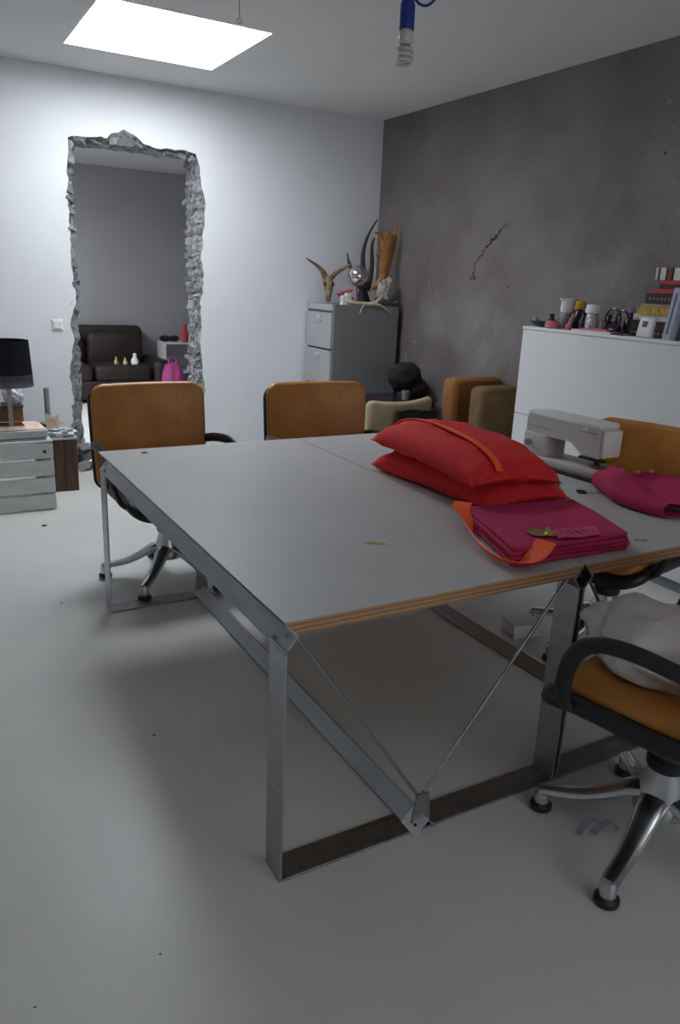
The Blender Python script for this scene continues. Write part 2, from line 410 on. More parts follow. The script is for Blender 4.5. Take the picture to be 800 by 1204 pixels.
# walls of the near room
bm = B(); box(bm, RX, RX + 0.2, FY - 0.1, BY, 0, CZ + 0.1); wall_right = struct('wall_right', bm, M_plaster)
bm = B(); box(bm, LX - 0.15, LX, FY - 0.1, BY + WT, 0, CZ + 0.1); struct('wall_left', bm, M_wall)
WX0, WX1, WZ0, WZ1 = 0.3, 3.7, 0.9, 2.6
bm = B()
for a in ((LX, WX0, 0, CZ + 0.1), (WX1, RX, 0, CZ + 0.1), (WX0, WX1, 0, WZ0), (WX0, WX1, WZ1, CZ + 0.1)): box(bm, a[0], a[1], FY - 0.15, FY, a[2], a[3])
struct('wall_front', bm, M_wall)
bm = B()
for xx in (WX0 + .03, WX0 + 1.15, WX0 + 2.25, WX1 - .03): box(bm, xx - .03, xx + .03, FY - .11, FY - .04, WZ0 + .06, WZ1 - .06)
for zz in (WZ0 + .03, WZ1 - .03): box(bm, WX0, WX1, FY - .11, FY - .04, zz - .03, zz + .03)
wf = struct('fill_window', bm, M_white)  # unseen window added to brighten the room from behind the camera
bm = B(); box(bm, WX0, WX1, FY - .14, FY - .12, WZ0, WZ1); obj('pane', bm, M_fill_window, wf)

# the white wall with the opening knocked through it
HOLE = [(1.165, 0.0), (1.14, 0.16), (1.146, 0.359), (1.128, 0.514), (1.165, 0.547), (1.146, 0.675), (1.137, 0.788), (1.159, 0.901), (1.184, 1.034), (1.168, 1.144), (1.184, 1.264), (1.215, 1.319), (1.214, 1.426), (1.199, 1.532), (1.203, 1.679), (1.203, 1.824), (1.198, 1.946), (1.198, 2.027), (1.206, 2.167), (1.199, 2.255), (1.203, 2.324), (1.229, 2.492), (1.261, 2.515), (1.395, 2.521), (1.5, 2.524), (1.544, 2.562), (1.631, 2.589), (1.728, 2.571), (1.782, 2.517), (1.826, 2.502), (1.962, 2.497), (2.147, 2.503), (2.194, 2.481), (2.229, 2.39), (2.252, 2.264), (2.268, 2.136), (2.274, 2.027), (2.256, 1.915), (2.247, 1.781), (2.234, 1.69), (2.258, 1.577), (2.252, 1.462), (2.225, 1.345), (2.229, 1.204), (2.241, 1.133), (2.222, 1.013), (2.238, 0.843), (2.254, 0.67), (2.264, 0.595), (2.24, 0.45), (2.255, 0.3), (2.235, 0.15), (2.25, 0.0)]
fine = []
for i in range(len(HOLE) - 1):
    (xa, za), (xb, zb) = HOLE[i], HOLE[i + 1]
    L = math.hypot(xb - xa, zb - za); k = max(1, int(L / 0.035))
    for q in range(k):
        t = q / k; j = 0 if (i == 0 and q == 0) else 0.008
        fine.append((xa + (xb - xa) * t + rnd.uniform(-j, j), za + (zb - za) * t + (rnd.uniform(-j, j) if za > 0.05 else 0)))
fine.append(HOLE[-1]); fine[0] = HOLE[0]
def inner_point(x, z):
    # the core of the masonry: a plainer, narrower opening behind the burst plaster
    nx = min(max(x, 1.245), 2.205); nz = min(z, 2.475)
    return nx + rnd.uniform(-0.008, 0.008), (nz + (rnd.uniform(-0.006, 0.006) if z > 0.02 else 0))
def build_wall():
    b = B()
    outer = [(LX, 0.0), (LX, CZ + 0.1), (RX, CZ + 0.1), (RX, 0.0)]
    def face_at(y, loop):
        pts = [(LX, 0.0)] + loop + [(RX, 0.0), (RX, CZ + 0.1), (LX, CZ + 0.1)]
        vs = [b.verts.new((x, y, z)) for x, z in pts]
        es = [b.edges.new((vs[i], vs[(i + 1) % len(vs)])) for i in range(len(vs))]
        bmesh.ops.triangle_fill(b, use_beauty=True, use_dissolve=False, edges=es)
        return vs[1:1 + len(loop)]
    rf = face_at(BY, fine)
    return b, rf
b, rf = build_wall()
wall_back = struct('wall_back', b, M_wall)
# rough reveal: chamfer then core, as a part of the wall
b = B(); rings = []
inn = [inner_point(x, z) for x, z in fine]
for depth, mixf in ((0.0, 0.0), (0.035, 0.45), (0.075, 0.85), (0.15, 1.0), (WT, 1.0)):
    ring = []
    for (x, z), (ix, iz) in zip(fine, inn):
        jx = rnd.uniform(-0.012, 0.012) if 0 < depth < WT else 0; jy = rnd.uniform(-0.012, 0.012) if 0 < depth < WT else 0
        ring.append(b.verts.new((x + (ix - x) * mixf + jx, BY + depth + jy, max(0, z + (iz - z) * mixf + (jx if z > 0.03 else 0)))))
    rings.append(ring)
for r0, r1 in zip(rings, rings[1:]):
    for i in range(len(r0) - 1): b.faces.new((r0[i], r0[i + 1], r1[i + 1], r1[i]))
obj('reveal', b, M_rubble, wall_back)
# back face of that wall, seen from the other room
b = B(); pts = [(LX, 0.0)] + inn + [(RX + 0.7, 0.0), (RX + 0.7, CZ + 0.1), (LX, CZ + 0.1)]
vs = [b.verts.new((x, BY + WT, max(0, z))) for x, z in pts]
es = [b.edges.new((vs[i], vs[(i + 1) % len(vs)])) for i in range(len(vs))]
bmesh.ops.triangle_fill(b, use_beauty=True, use_dissolve=False, edges=es)
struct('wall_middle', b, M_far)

def shard_mesh(seed):
    r = random.Random(seed); t = bmesh.new(); bmesh.ops.create_cube(t, size=1)
    bmesh.ops.bevel(t, geom=list(t.edges), offset=0.16, segments=1, affect='EDGES')
    for v in t.verts: v.co += Vector((r.uniform(-.16, .16), r.uniform(-.16, .16), r.uniform(-.16, .16)))
    me = bpy.data.meshes.new('brick'); bmesh.ops.recalc_face_normals(t, faces=t.faces); t.to_mesh(me); t.free(); return me
shards = [shard_mesh(s) for s in range(7)]
shardsA = [];
for me in shards:
    me.materials.append(M_brickA); m2 = me.copy(); m2.materials.clear(); m2.materials.append(M_brickB); shardsA.append(m2)
def brick(x, y, z, sx, sy, sz):
    k = rnd.randrange(7); o = bpy.data.objects.new('brick', (shards if rnd.random() < 0.45 else shardsA)[k]); COL.objects.link(o)
    o.parent = wall_back; o.location = (x, y, z); o.scale = (sx, sy, sz)
    o.rotation_euler = (rnd.uniform(-.5, .5), rnd.uniform(-.5, .5), rnd.uniform(-.6, .6))
def edge_x(z, side):
    best = None
    seq = HOLE[:22] if side < 0 else HOLE[31:]
    return min(seq, key=lambda p: abs(p[1] - z))[0]
z = 0.05
while z < 2.42:                                     # jamb on the right: courses of broken brick, two or three deep
    h = rnd.uniform(0.045, 0.10); ex = edge_x(z, 1)
    y = BY + 0.02
    while y < BY + WT - 0.03:
        d = rnd.uniform(0.06, 0.12)
        brick((ex if y < BY + 0.05 else 2.222) + rnd.uniform(-0.008, 0.018), y + d / 2, z + h / 2, rnd.uniform(0.05, 0.08), d * 0.85, h * rnd.uniform(0.7, 0.9))
        y += d
    z += h
z = 0.02
while z < 2.42:                                     # jamb on the left
    h = rnd.uniform(0.05, 0.09); ex = edge_x(z, -1)
    brick(ex + rnd.uniform(0.0, 0.02), BY + .012 + rnd.uniform(0.03, 0.07), z + h / 2, rnd.uniform(0.05, 0.075), rnd.uniform(0.07, 0.11), h * rnd.uniform(0.7, 0.95))
    z += h
for x, z, sx, sz in ((1.30, 2.495, .12, .03), (1.42, 2.50, .10, .03), (1.565, 2.53, .075, .07), (1.665, 2.535, .11, .065), (1.745, 2.52, .06, .05), (1.86, 2.488, .13, .03), (1.98, 2.485, .11, .03), (2.10, 2.485, .12, .035), (2.19, 2.45, .06, .07), (1.24, 2.45, .05, .07)):
    brick(x, BY + 0.07, z, sx, 0.10, sz)
for x, y, z, s in ((1.19, 6.27, 0.04, .09), (1.23, 6.33, 0.11, .09), (1.21, 6.31, 0.185, .08), (1.25, 6.28, 0.035, .05)):
    brick(x, y, z, s, s, s * 0.8)

# room behind
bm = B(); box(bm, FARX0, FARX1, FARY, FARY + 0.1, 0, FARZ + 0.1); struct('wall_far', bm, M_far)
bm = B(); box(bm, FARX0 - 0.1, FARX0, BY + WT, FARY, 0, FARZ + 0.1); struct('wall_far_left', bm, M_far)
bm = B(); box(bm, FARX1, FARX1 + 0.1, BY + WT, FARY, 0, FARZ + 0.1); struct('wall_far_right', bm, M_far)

# cracks in the stucco: shallow torn strips on the wall
def crack(pts, w):
    b = B(); P = spline([(RX - 0.002, y, z) for y, z in pts], 5)
    P = [p + Vector((0, rnd.uniform(-.012, .012), rnd.uniform(-.012, .012))) for p in P]
    tube(b, P, [w * rnd.uniform(0.3, 1.0) for _ in P], 5, flat=(1, 1)); obj('crack', b, M_speck, wall_right)
def wall_pt(x, y):
    d = R0 * ((x - 400) / 891.57) - U0 * ((y - 602) / 891.57) + F0
    t = RX / d.x; return (d.y * t, 1.563 + d.z * t)
cpts = [(596, 262), (590, 270), (585, 278), (579, 282), (574, 290), (568, 295), (564, 305), (559, 312), (557, 322), (552, 329)]
for i in range(len(cpts) - 1):
    (xa, ya), (xb, yb) = cpts[i], cpts[i + 1]; j = lambda: rnd.uniform(-2.0, 2.0)
    crack([wall_pt(xa + j(), ya), wall_pt((xa + xb) / 2 + j(), (ya + yb) / 2), wall_pt(xb, yb)], (.003, .006, .008, .008, .004, .005, .003, .004, .005)[i])
for px in ((508, 342, .014), (516, 352, .010), (530, 393, .013), (534, 402, .009), (505, 331, .008), (549, 411, .010), (487, 402, .012), (497, 350, .008), (541, 372, .009), (560, 385, .007), (788, 120, .012), (792, 150, .010)):
    b = B(); yz = wall_pt(px[0], px[1]); blob(b, (RX - 0.001, yz[0], yz[1]), px[2], 2, 0.8, 2.5, px[0], (0.2, 1.3, 1)); obj('chip', b, M_rubble, wall_right)
for px in ((583, 279, .018), (558, 327, .016), (519, 106, .012), (478, 125, .009), (783, 180, .010), (598, 338, .009), (533, 444, .010)):
    b = B(); yz = wall_pt(px[0], px[1]); blob(b, (RX - 0.001, yz[0], yz[1]), px[2], 1, 0.4, 2, px[0], (0.3, 1, 1)); obj('chip', b, M_speck if px[1] != 444 else M_paper, wall_right)
bm = B()
t = thing('light_switch', 'small square white light switch on white wall beside the knocked through opening', 'light switch', (1.066, BY, 1.15))
box(bm, -.042, .042, -.010, 0, -.042, .042, .004); obj('frame', bm, M_white, t)
bm = B(); box(bm, -.030, .030, -.016, -.009, -.030, .030, .004); obj('rocker', bm, M_smw, t)

# ================================================================ TABLES
TY0, TY1 = 1.505, 3.50; TZ = 0.772
def make_table(x0, x1, label):
    """top with undercut long sides, an angle rail under each, a bent flat bar frame at each end, a low ridge beam and rods"""
    t = thing('work_table', label, 'table', (x0, TY0, 0), 0, 'two steel work tables set side by side')
    w = x1 - x0; L = TY1 - TY0; bz = TZ - 0.040
    def along(poly, y0, y1):
        b = B(); prism(b, poly, y0, y1, lambda v: Vector((v.x, v.z, v.y))); return b
    k = 0.034
    obj('core', along([(0.001, TZ - .0025), (w - .001, TZ - .0025), (w - k, bz), (k, bz)], 0.003, L - .003), M_ply, t)
    obj('tabletop', along([(0, TZ), (w, TZ), (w - .001, TZ - .0025), (.001, TZ - .0025)], 0.002, L - .002), M_top, t)
    th = 0.004; h = 0.043; vx = 0.037; vz = bz - 0.004
    for s in (1, -1):                               # '>' shaped angle on the left, '<' on the right
        X = (lambda x: x) if s == 1 else (lambda x: w - x)
        r = obj('rail', along([(X(0.002), vz + h * .85), (X(0.006), vz + h * .85), (X(vx + th), vz), (X(0.006), vz - h), (X(0), vz - h), (X(vx - th), vz)], 0.0, L), M_metal, t)
        for yy in (0.035, 0.075, L - 0.035, L - 0.075):
            for f in ((0.30,) if yy in (0.035, L - 0.035) else (0.72,)):
                b = B()
                c = Vector((X(vx - (vx) * f - .003), yy, vz - h * f + .003)); tt = bmesh.new(); bmesh.ops.create_cone(tt, cap_ends=True, segments=10, radius1=.006, radius2=.005, depth=.004)
                rot = Matrix.Rotation(-s * math.radians(45), 4, 'Y')
                merge(b, tt, lambda v: (rot @ v) + c); obj('screw', b, M_metald, r)
    lz = vz - h + 0.006; fw = 0.092; ft = 0.008
    for yb in (0.0, L - fw):
        b = B(); box(b, .003, ft + .003, yb, yb + fw, 0.0, lz + .004, .001, seg=1); obj('leg', b, M_metal, t)
        b = B(); box(b, w - ft - .004, w - .004, yb, yb + fw, 0.0, lz + .004, .001, seg=1); obj('leg', b, M_metal, t)
        b = B(); box(b, ft + .0035, w - ft - .0045, yb, yb + fw, 0.0, ft, .001, seg=1); obj('foot_bar', b, M_metald, t)
    cx = w * 0.47; e = 0.042
    obj('beam', along([(cx - e, ft), (cx, ft + e), (cx + e, ft), (cx + e - .006, ft), (cx, ft + e - .007), (cx - e + .006, ft)], -0.012, L - 0.01), M_metal, t)
    for y0, sg in ((0.0, 1), (L - 0.012, -1)):
        ya = y0 + sg * 0.012
        b = B(); prism(b, [(cx - .035, ft + .012), (cx + .035, ft + .012), (cx + .022, .118), (cx - .022, .118)], min(ya, ya + sg * .006), max(ya, ya + sg * .006), lambda v: Vector((v.x, v.z, v.y))); br = obj('bracket', b, M_metald, t)
        b = B(); box(b, cx - .052, cx - .004, ya - .02 if sg == 1 else ya - .05, ya + .05 if sg == 1 else ya + .02, 0, .004, rot=None)
        b.free()
        for s in (1, -1):
            b = B(); X = (lambda x: x) if s == 1 else (lambda x: w - x)
            tube(b, [(X(0.042), ya + sg * .014, vz - .008), (cx - s * .010, ya + sg * .014, .108)], .0055, 10); rd = obj('rod', b, M_metal, t, smooth=True)
            b = B(); blob(b, (cx - s * .010, ya + sg * .014, .108), .0085, 2, 0); obj('nut', b, M_alu, rd)
    # drilled corner plate that the beam ends in, its reflection painted by paler metal
    b = B(); rot = Matrix.Rotation(math.radians(-45), 4, 'Y')
    c = Vector((cx - .022, 0.012, ft + .024))
    tt = bmesh.new(); box(tt, -.033, .033, -.036, .036, -.002, .002); merge(b, tt, lambda v: (rot @ v) + c)
    pl = obj('end_plate', b, M_plate, t)
    for yy, xx in ((-.012, -.008), (.006, .014)):
        b = B(); tt = bmesh.new(); bmesh.ops.create_cone(tt, cap_ends=True, segments=12, radius1=.0055, radius2=.0055, depth=.0056)
        merge(b, tt, lambda v: (rot @ (v + Vector((xx, yy, 0)))) + c); obj('hole', b, M_black, pl)
    return t
make_table(0.731, 1.7455, 'grey topped steel work table with plywood edge and full left leg frame in view')
make_table(1.7485, 2.762, 'second grey topped steel work table carrying the sewing machine')

# ================================================================ SWIVEL CHAIRS
SH = 0.035
def make_chair():
    t = thing('swivel_chair', '', 'chair')
    # faces local -Y, origin on the floor under the column
    b = B(); lathe(b, [(.030, .115), (.075, .120), (.080, .150), (.066, .190), (.054, .235), (.048, .268), (.030, .270)], 28); hub = obj('hub', b, M_alu, t, smooth=True)
    for k in range(5):
        a = math.radians(72 * k - 90); dx, dy = math.cos(a), math.sin(a)
        prof = [(.02, .175), (.08, .165), (.14, .130), (.20, .100), (.26, .082), (.315, .072), (.338, .068)]
        P = spline([(r * dx, r * dy, z) for r, z in prof], 4)
        rr = lerp_list([.046, .040, .034, .030, .027, .025, .024], len(P))
        b = B(); tube(b, P, rr, 14, flat=(1.0, 0.62), up=(0, 0, 1)); lg = obj('leg', b, M_alu, t, smooth=True)
        b = B(); lathe(b, [(.018, .024), (.023, .028), (.024, .062), (.020, .076)], 16, (.330 * dx, .330 * dy, 0)); obj('ferrule', b, M_alu, lg, smooth=True)
        b = B(); lathe(b, [(.024, 0), (.034, .006), (.034, .020), (.022, .030)], 18, (.330 * dx, .330 * dy, 0)); obj('glide', b, M_black, lg, smooth=True)
    b = B(); lathe(b, [(.052, .262), (.058, .272), (.058, .296), (.050, .304), (.050, .330), (.058, .338), (.060, .385 + SH), (.09, .395 + SH)], 28); obj('column', b, M_black, t, smooth=True)
    def seatbend(v):
        y = v.y; f = max(0, (-y - 0.12)) ; r = max(0, y - .10)
        return Vector((v.x, v.y - .04, v.z + .425 + SH - f * f * 1.7 + r * r * .8 + .25 * v.x * v.x))
    b = B(); pad(b, .56, .54, .058, .10, .027, lambda v: seatbend(v)); obj('seat_shell', b, M_black, t, smooth=True)
    b = B(); pad(b, .50, .485, .045, .08, .02, lambda v: seatbend(Vector((v.x, v.y - .005, v.z + .040))), dome=.012); obj('seat', b, M_orange, t, smooth=True)
    def backbend(v, off):
        # v.x across, v.y up (centred), v.z thickness; leans back, wraps forward at the sides
        up = v.y + .285
        return Vector((v.x * (1 + .02 * up), .255 + .13 * up - .05 * up * up - .45 * v.x * v.x - (v.z + off), .455 + up * .98))
    b = B(); pad(b, .632, .545, .022, .075, .010, lambda v: backbend(Vector((v.x, v.y - .012, v.z)), 0)); sh = obj('back_shell', b, M_black, t, smooth=True)
    b = B(); pad(b, .612, .56, .048, .075, .022, lambda v: backbend(v, .026), dome=.010); bp = obj('backrest', b, M_orange, t, smooth=True)
    for x in (-.155, .0, .155):                     # stitched seams running up the leather
        b = B(); tube(b, [backbend(Vector((x, yy, .0525 + .026 - .026 + .007 * (1 - abs(yy) / .3))), .026 - .026 + .0005) for yy in [(-.24 + .48 * q / 12) for q in range(13)]], .0016, 5); obj('seam', b, M_orange, bp)
    for s in (-1, 1):
        x = s * .285
        P = spline([(s * .258, -.185, .462), (s * .298, -.185, .496), (s * .326, -.178, .570), (s * .338, -.155, .655), (s * .343, -.100, .714), (s * .340, .0, .730), (s * .326, .14, .716), (s * .298, .225, .696)], 6)
        b = B(); tube(b, P, .024, 14, flat=(1.0, 0.58)); obj('armrest', b, M_black, t, smooth=True)
    return t
CG = 'cognac leather swivel chairs round the tables'
ch = make_chair(); ch['group'] = CG
ch.location = (1.125, 3.76, 0); ch.rotation_euler = (0, 0, math.radians(3))
ch['label'] = 'cognac leather swivel chair in front of the broken wall opening'
def turn_base(c, deg):
    for o in c.children:
        if o.name.startswith('leg'): o.rotation_euler = (0, 0, math.radians(deg))
c2 = dup(ch, 'cognac leather swivel chair in front of the grey filing cabinet', (2.03, 3.62, 0), math.radians(-4))
c3 = dup(ch, 'cognac leather swivel chair behind the sewing machine', (2.68, 2.17, 0), math.radians(-78))
c4 = dup(ch, 'cognac leather swivel chair in the foreground holding a white pillow', (1.80, 1.155, 0), math.radians(192))
turn_base(ch, 31); turn_base(c2, 12); turn_base(c3, -8.5); turn_base(c4, 24.6)

# ================================================================ ON THE TABLES
def red_cushion(label, loc, rz, tilt, seed, zip_on):
    t = thing('cushion', label, 'cushion', loc, rz, 'two red cushions stacked on the table')
    t.rotation_euler = (tilt[0], tilt[1], rz)
    w, d = .42, .78; th = .165 if zip_on else .125
    obj('cover', cushion_bm(w, d, th, 26, .008, seed, lo=.050 if zip_on else .066), M_red, t, smooth=True, angle=80)
    if zip_on:
        b = B(); u0 = -.44
        def f(u, v):
            vv = -1 + 2 * v; vv = max(-.985, min(.985, vv)); uu = u0 + .02 * math.sin(3 * vv)
            return (uu * w / 2 + (u - .5) * .026, vv * d / 2, cushion_z(uu, vv, th) + .009)
        sheet(b, f, 2, 40, .004); z_ = obj('zip_band', b, M_neon, t, smooth=True)
    b = B()
    return t
C_ = (1.955, 2.405)
red_cushion('lower plain red cushion lying flat on the table under another', (1.98, 2.40, TZ + .076), math.radians(2), (0, 0), 1, False)
red_cushion('upper red cushion with an orange zip band, on top of the pair', (1.93, 2.38, TZ + .170), math.radians(-4), (math.radians(1.0), math.radians(2.5)), 5, True)

# folded magenta fabric with ribbon and badge
t = thing('folded_fabric', 'folded magenta fabric with orange ribbon and badge at the table edge', 'fabric', (1.79, 1.775, TZ), 0)
Q = [Vector((-.29, -.205)), Vector((.195, -.238)), Vector((.355, .175)), Vector((-.125, .245))]     # front left, front right, back right, back left
def quad(x, y, k=1.0):
    u, v = x + .5, y + .5
    p = (Q[0] * (1 - u) + Q[1] * u) * (1 - v) + (Q[3] * (1 - u) + Q[2] * u) * v
    return p
for i in range(4):
    def wob(v, i=i):
        p = quad(v.x / .48 * (.985 - .008 * i), v.y / .50 * (.99 - .006 * i))
        sag = -.008 * max(0, v.y / .25) * i / 3
        return Vector((p.x + .004 * math.sin(i * 2.2), p.y + .005 * math.sin(9 * v.x + i * 1.7), v.z + .009 + .0145 * i + sag + .0035 * noise.noise(Vector((v.x * 8, v.y * 8, i)))))
    b = B(); pad(b, .48, .50, .0145, .02, .007, wob); obj('fold', b, M_mag, t, smooth=True, angle=70)
rb = spline([(-.125, .235, .062), (-.161, .20, .055), (-.200, .124, .046), (-.247, .042, .034), (-.275, -.031, .020), (-.298, -.126, .014), (-.295, -.205, .016), (-.245, -.242, .030), (-.165, -.215, .066)], 8); rw = lerp_list([.062, .062, .058, .036, .032, .040, .054, .062, .064], len(rb))
def ribbon(u, v):
    k = u * (len(rb) - 1); i = min(int(k), len(rb) - 2); p = rb[i].lerp(rb[i + 1], k - i); d = (rb[i + 1] - rb[i]).normalized(); s = Vector((0, 0, 1)).cross(d).normalized()
    tw = -1.0 * math.sin(u * PI) ** 2
    return p + (s * math.cos(tw) + Vector((0, 0, 1)) * math.sin(tw)) * ((v - .5) * rw[i]) + Vector((0, 0, .006))
b = B(); sheet(b, ribbon, 64, 3, .003); obj('ribbon', b, M_neon, t, smooth=True)
LBL = [Vector(p) for p in ((-.06, -.127), (.106, -.157), (.053, -.227), (-.100, -.200))]
def lab(u, v):
    p = (LBL[0] * (1 - u) + LBL[1] * u) * (1 - v) + (LBL[3] * (1 - u) + LBL[2] * u) * v
    return (p.x, p.y, .0685 + .002 * math.sin(u * 9))
b = B(); sheet(b, lab, 8, 2, .002); lb = obj('woven_label', b, M_label, t)
b = B()
for q in range(5): box(b, LBL[0].x + .012 + .026 * q, LBL[0].x + .018 + .026 * q, LBL[0].y - .052 - .005 * q, LBL[0].y - .022 - .005 * q, .069, .0725)
obj('woven_print', b, M_magin, lb)
bx, by = (-.105, -.135)
b = B(); lathe(b, [(.001, 0), (.034, 0), (.036, .003), (.024, .005), (.022, .004), (.004, .006)], 20, (bx - .012, by + .006, .066)); obj('badge', b, M_gold, t, smooth=True)
b = B(); blob(b, (bx + .014, by - .010, .074), .012, 2, .3, 3, 2); blob(b, (bx + .006, by - .028, .072), .016, 2, .4, 3, 4, (1.3, 1, .4)); obj('charm', b, M_gold, t, smooth=True)

# crumpled magenta garment
t = thing('crumpled_cloth', 'crumpled magenta cloth in front of the sewing machine', 'fabric', (2.52, 1.90, TZ))
LE = [Vector(p) for p in ((-.05, .26, 0), (-.10, .16, 0), (-.15, .06, 0), (-.155, -.06, 0), (-.13, -.16, 0))]; RE = [Vector(p) for p in ((.26, .24, 0), (.29, .12, 0), (.30, .0, 0), (.30, -.14, 0), (.31, -.27, 0))]
LEs, REs = spline(LE, 8), spline(RE, 8)
def crum(u, v):
    k = min(int(u * 32), 32); L, Rr = LEs[k], REs[k]; d = (Rr - L).normalized(); W_ = (Rr - L).length
    R_ = .034 + .008 * math.sin(5 * u + .5)
    if v < .22: t_ = v / .22; off = .15 * (1 - t_) + R_ * t_; z = .005 + .004 * math.sin(9 * u)
    elif v < .42:
        a = (v - .22) / .20 * PI; off = R_ - R_ * math.sin(a); z = .005 + R_ - R_ * math.cos(a)
    else:
        t_ = (v - .42) / .58; off = R_ + (W_ - R_) * t_
        z = .005 + 2 * R_ * (1 - .35 * t_) + .030 * math.sin(7.5 * t_ + 3.2 * u) * math.sin(PI * min(1, t_ * 1.15)) + .012 * noise.noise(Vector((u * 5, t_ * 5, 2)))
    z += .010 * noise.noise(Vector((u * 4, v * 2, 7))) * (1 if v > .3 else 0)
    p = L + d * off; return (p.x, p.y, max(.004, z))
b = B(); sheet(b, crum, 32, 60, .004); obj('cloth', b, M_mag, t, smooth=True, angle=80)
b = B()
def wh(u, v): return (-.02 + .06 * u, -.205 - .035 * v - .02 * u, .005 + .045 * (1 - v) * (1 - .6 * u))
sheet(b, wh, 6, 6, .004); obj('lining', b, M_paper, t, smooth=True)
for i, (x, y) in enumerate(((.06, .19), (.13, .18), (.20, .17))):
    b = B(); blob(b, (x, y, .078), .010, 2, .4, 3, i, (1.4, .8, .7)); obj('tuft', b, M_pink, t, smooth=True)

# sewing machine
t = thing('sewing_machine', 'white portable sewing machine on the second table', 'sewing machine', (2.66, 2.49, TZ), math.radians(3)); t.scale = (1, 1.08, .88)
b = B(); box(b, -.095, .095, -.235, .215, .004, .050, .010); obj('bed', b, M_sm, t, smooth=True)
b = B(); box(b, -.075, .075, .075, .205, .045, .165, .012); pr = obj('pillar', b, M_sm, t, smooth=True)
def arm_poly(): return [(-.205, .250), (-.195, .262), (.19, .262), (.205, .245), (.205, .155), (.075, .155), (.060, .168), (-.055, .168), (-.085, .150), (-.105, .110), (-.205, .105)]
b = B(); prism(b, arm_poly(), -.065, .065, lambda v: Vector((v.z, v.x, v.y))); bmesh.ops.bevel(b, geom=list(b.edges), offset=.007, segments=2, affect='EDGES'); obj('arm', b, M_sm, t, smooth=True)
b = B(); box(b, -.058, .058, -.225, -.203, .112, .250, .010); obj('face_cover', b, M_smw, t, smooth=True)
b = B(); box(b, -.068, .068, -.20, .20, .250, .280, .012); lid = obj('lid', b, M_smw, t, smooth=True)
b = B(); tube(b, [(0, .06, .278), (0, .06, .295)], .004, 8); obj('spool_pin', b, M_smw, lid)
b = B(); box(b, -.012, .012, -.165, -.140, .085, .112, .003); box(b, -.020, .012, -.19, -.07, .078, .090, .002); box(b, -.008, .008, -.165, -.145, .055, .08, .002); obj('presser_bar', b, M_black, t)
b = B(); tube(b, [(0, -.152, .10), (0, -.152, .054)], .003, 8); box(b, -.012, .012, -.17, -.135, .050, .057, .002); obj('presser_foot', b, M_metald, t)
b = B(); box(b, -.05, .05, -.225, -.10, .049, .0515, .001); obj('needle_plate', b, M_metal, t)
b = B(); tube(b, [(0, .208, .13), (0, .232, .13)], .036, 24); obj('hand_wheel', b, M_smw, t, smooth=True)
for zz in (.058, .11):
    b = B(); tube(b, [(-.073, .165, zz), (-.090, .165, zz)], .017, 18); obj('dial', b, M_smw if zz < .1 else M_grey, t, smooth=True)
b = B(); box(b, -.0665, -.064, -.19, -.10, .226, .231); box(b, -.0665, -.064, .06, .19, .20, .203); obj('trim_line', b, M_grey, t)
b = B(); tube(b, [(-.066, -.13, .245), (-.08, -.13, .245)], .010, 14); obj('tension_knob', b, M_smw, t, smooth=True)
b = B(); box(b, -.125, .11, -.24, .225, .0, .008); obj('base_shadow', b, M_black, t)  # black sheet standing in for the shade under the machine

def scrap(name, label, cat, pts, z, m, h=.002, lift=.006):
    b = B(); prism(b, pts, z + .0002, z + h)
    for v in b.verts: v.co.z += lift * max(0, noise.noise(Vector((v.co.x * 60, v.co.y * 60, 0))))
    return tag(obj(name, b, m), label, cat)
scrap('fabric_scrap', 'small yellow green scrap on the bare table top', 'scrap', [(1.215, 1.935), (1.24, 1.905), (1.275, 1.895), (1.262, 1.918), (1.235, 1.930)], TZ, M_lime)
scrap('fabric_scrap', 'tiny red thread scrap at the far left table corner', 'scrap', [(.90, 3.40), (.925, 3.395), (.935, 3.41), (.91, 3.418)], TZ, M_red)
scrap('fabric_scrap', 'yellow green scrap by the front table edge beside the magenta fabric', 'scrap', [(2.075, 1.60), (2.12, 1.585), (2.135, 1.60), (2.09, 1.615)], TZ, M_lime)
scrap('fabric_scrap', 'bright green snippet between red cushions and sewing machine', 'scrap', [(2.33, 2.23), (2.37, 2.24), (2.38, 2.27), (2.34, 2.26)], TZ, M_green, .012)
t = thing('scissors', 'thin metal scissors lying beside the red cushions', 'scissors', (2.40, 2.12, TZ), math.radians(-35))
b = B(); prism(b, [(0, 0), (.09, .004), (.09, -.004)], .002, .005); obj('blade', b, M_metal, t)
b = B(); tube(b, [(-.02 + .018 * math.cos(a), .012 + .012 * math.sin(a), .005) for a in [2 * PI * q / 14 for q in range(15)]], .003, 6); obj('handle', b, M_black, t)
b = B(); tube(b, [(-.02 + .018 * math.cos(a), -.014 + .012 * math.sin(a), .005) for a in [2 * PI * q / 14 for q in range(15)]], .003, 6); obj('handle', b, M_black, t)

# white pillow on the front chair
t = thing('pillow', 'lumpy white pillow lying on the foreground chair seat', 'pillow', (1.85, 1.27, .562), math.radians(-25))
b = B(); blob(b, (0, .0, .02), .20, 5, .16, 2.2, 3, (1.05, 1.15, .42)); blob(b, (-.02, .11, .03), .14, 4, .25, 2.4, 5, (1.2, .9, .62)); pl = obj('cover', b, M_pillow, t, smooth=True, angle=180)
b = B(); blob(b, (.16, .02, .14), .055, 3, .4, 2.6, 9, (1.0, .8, .5)); tag(obj('cloth_scrap', b, M_mag, None, (1.98, 1.27, .53), smooth=True), 'crumpled magenta scrap lying on the white pillow', 'fabric')

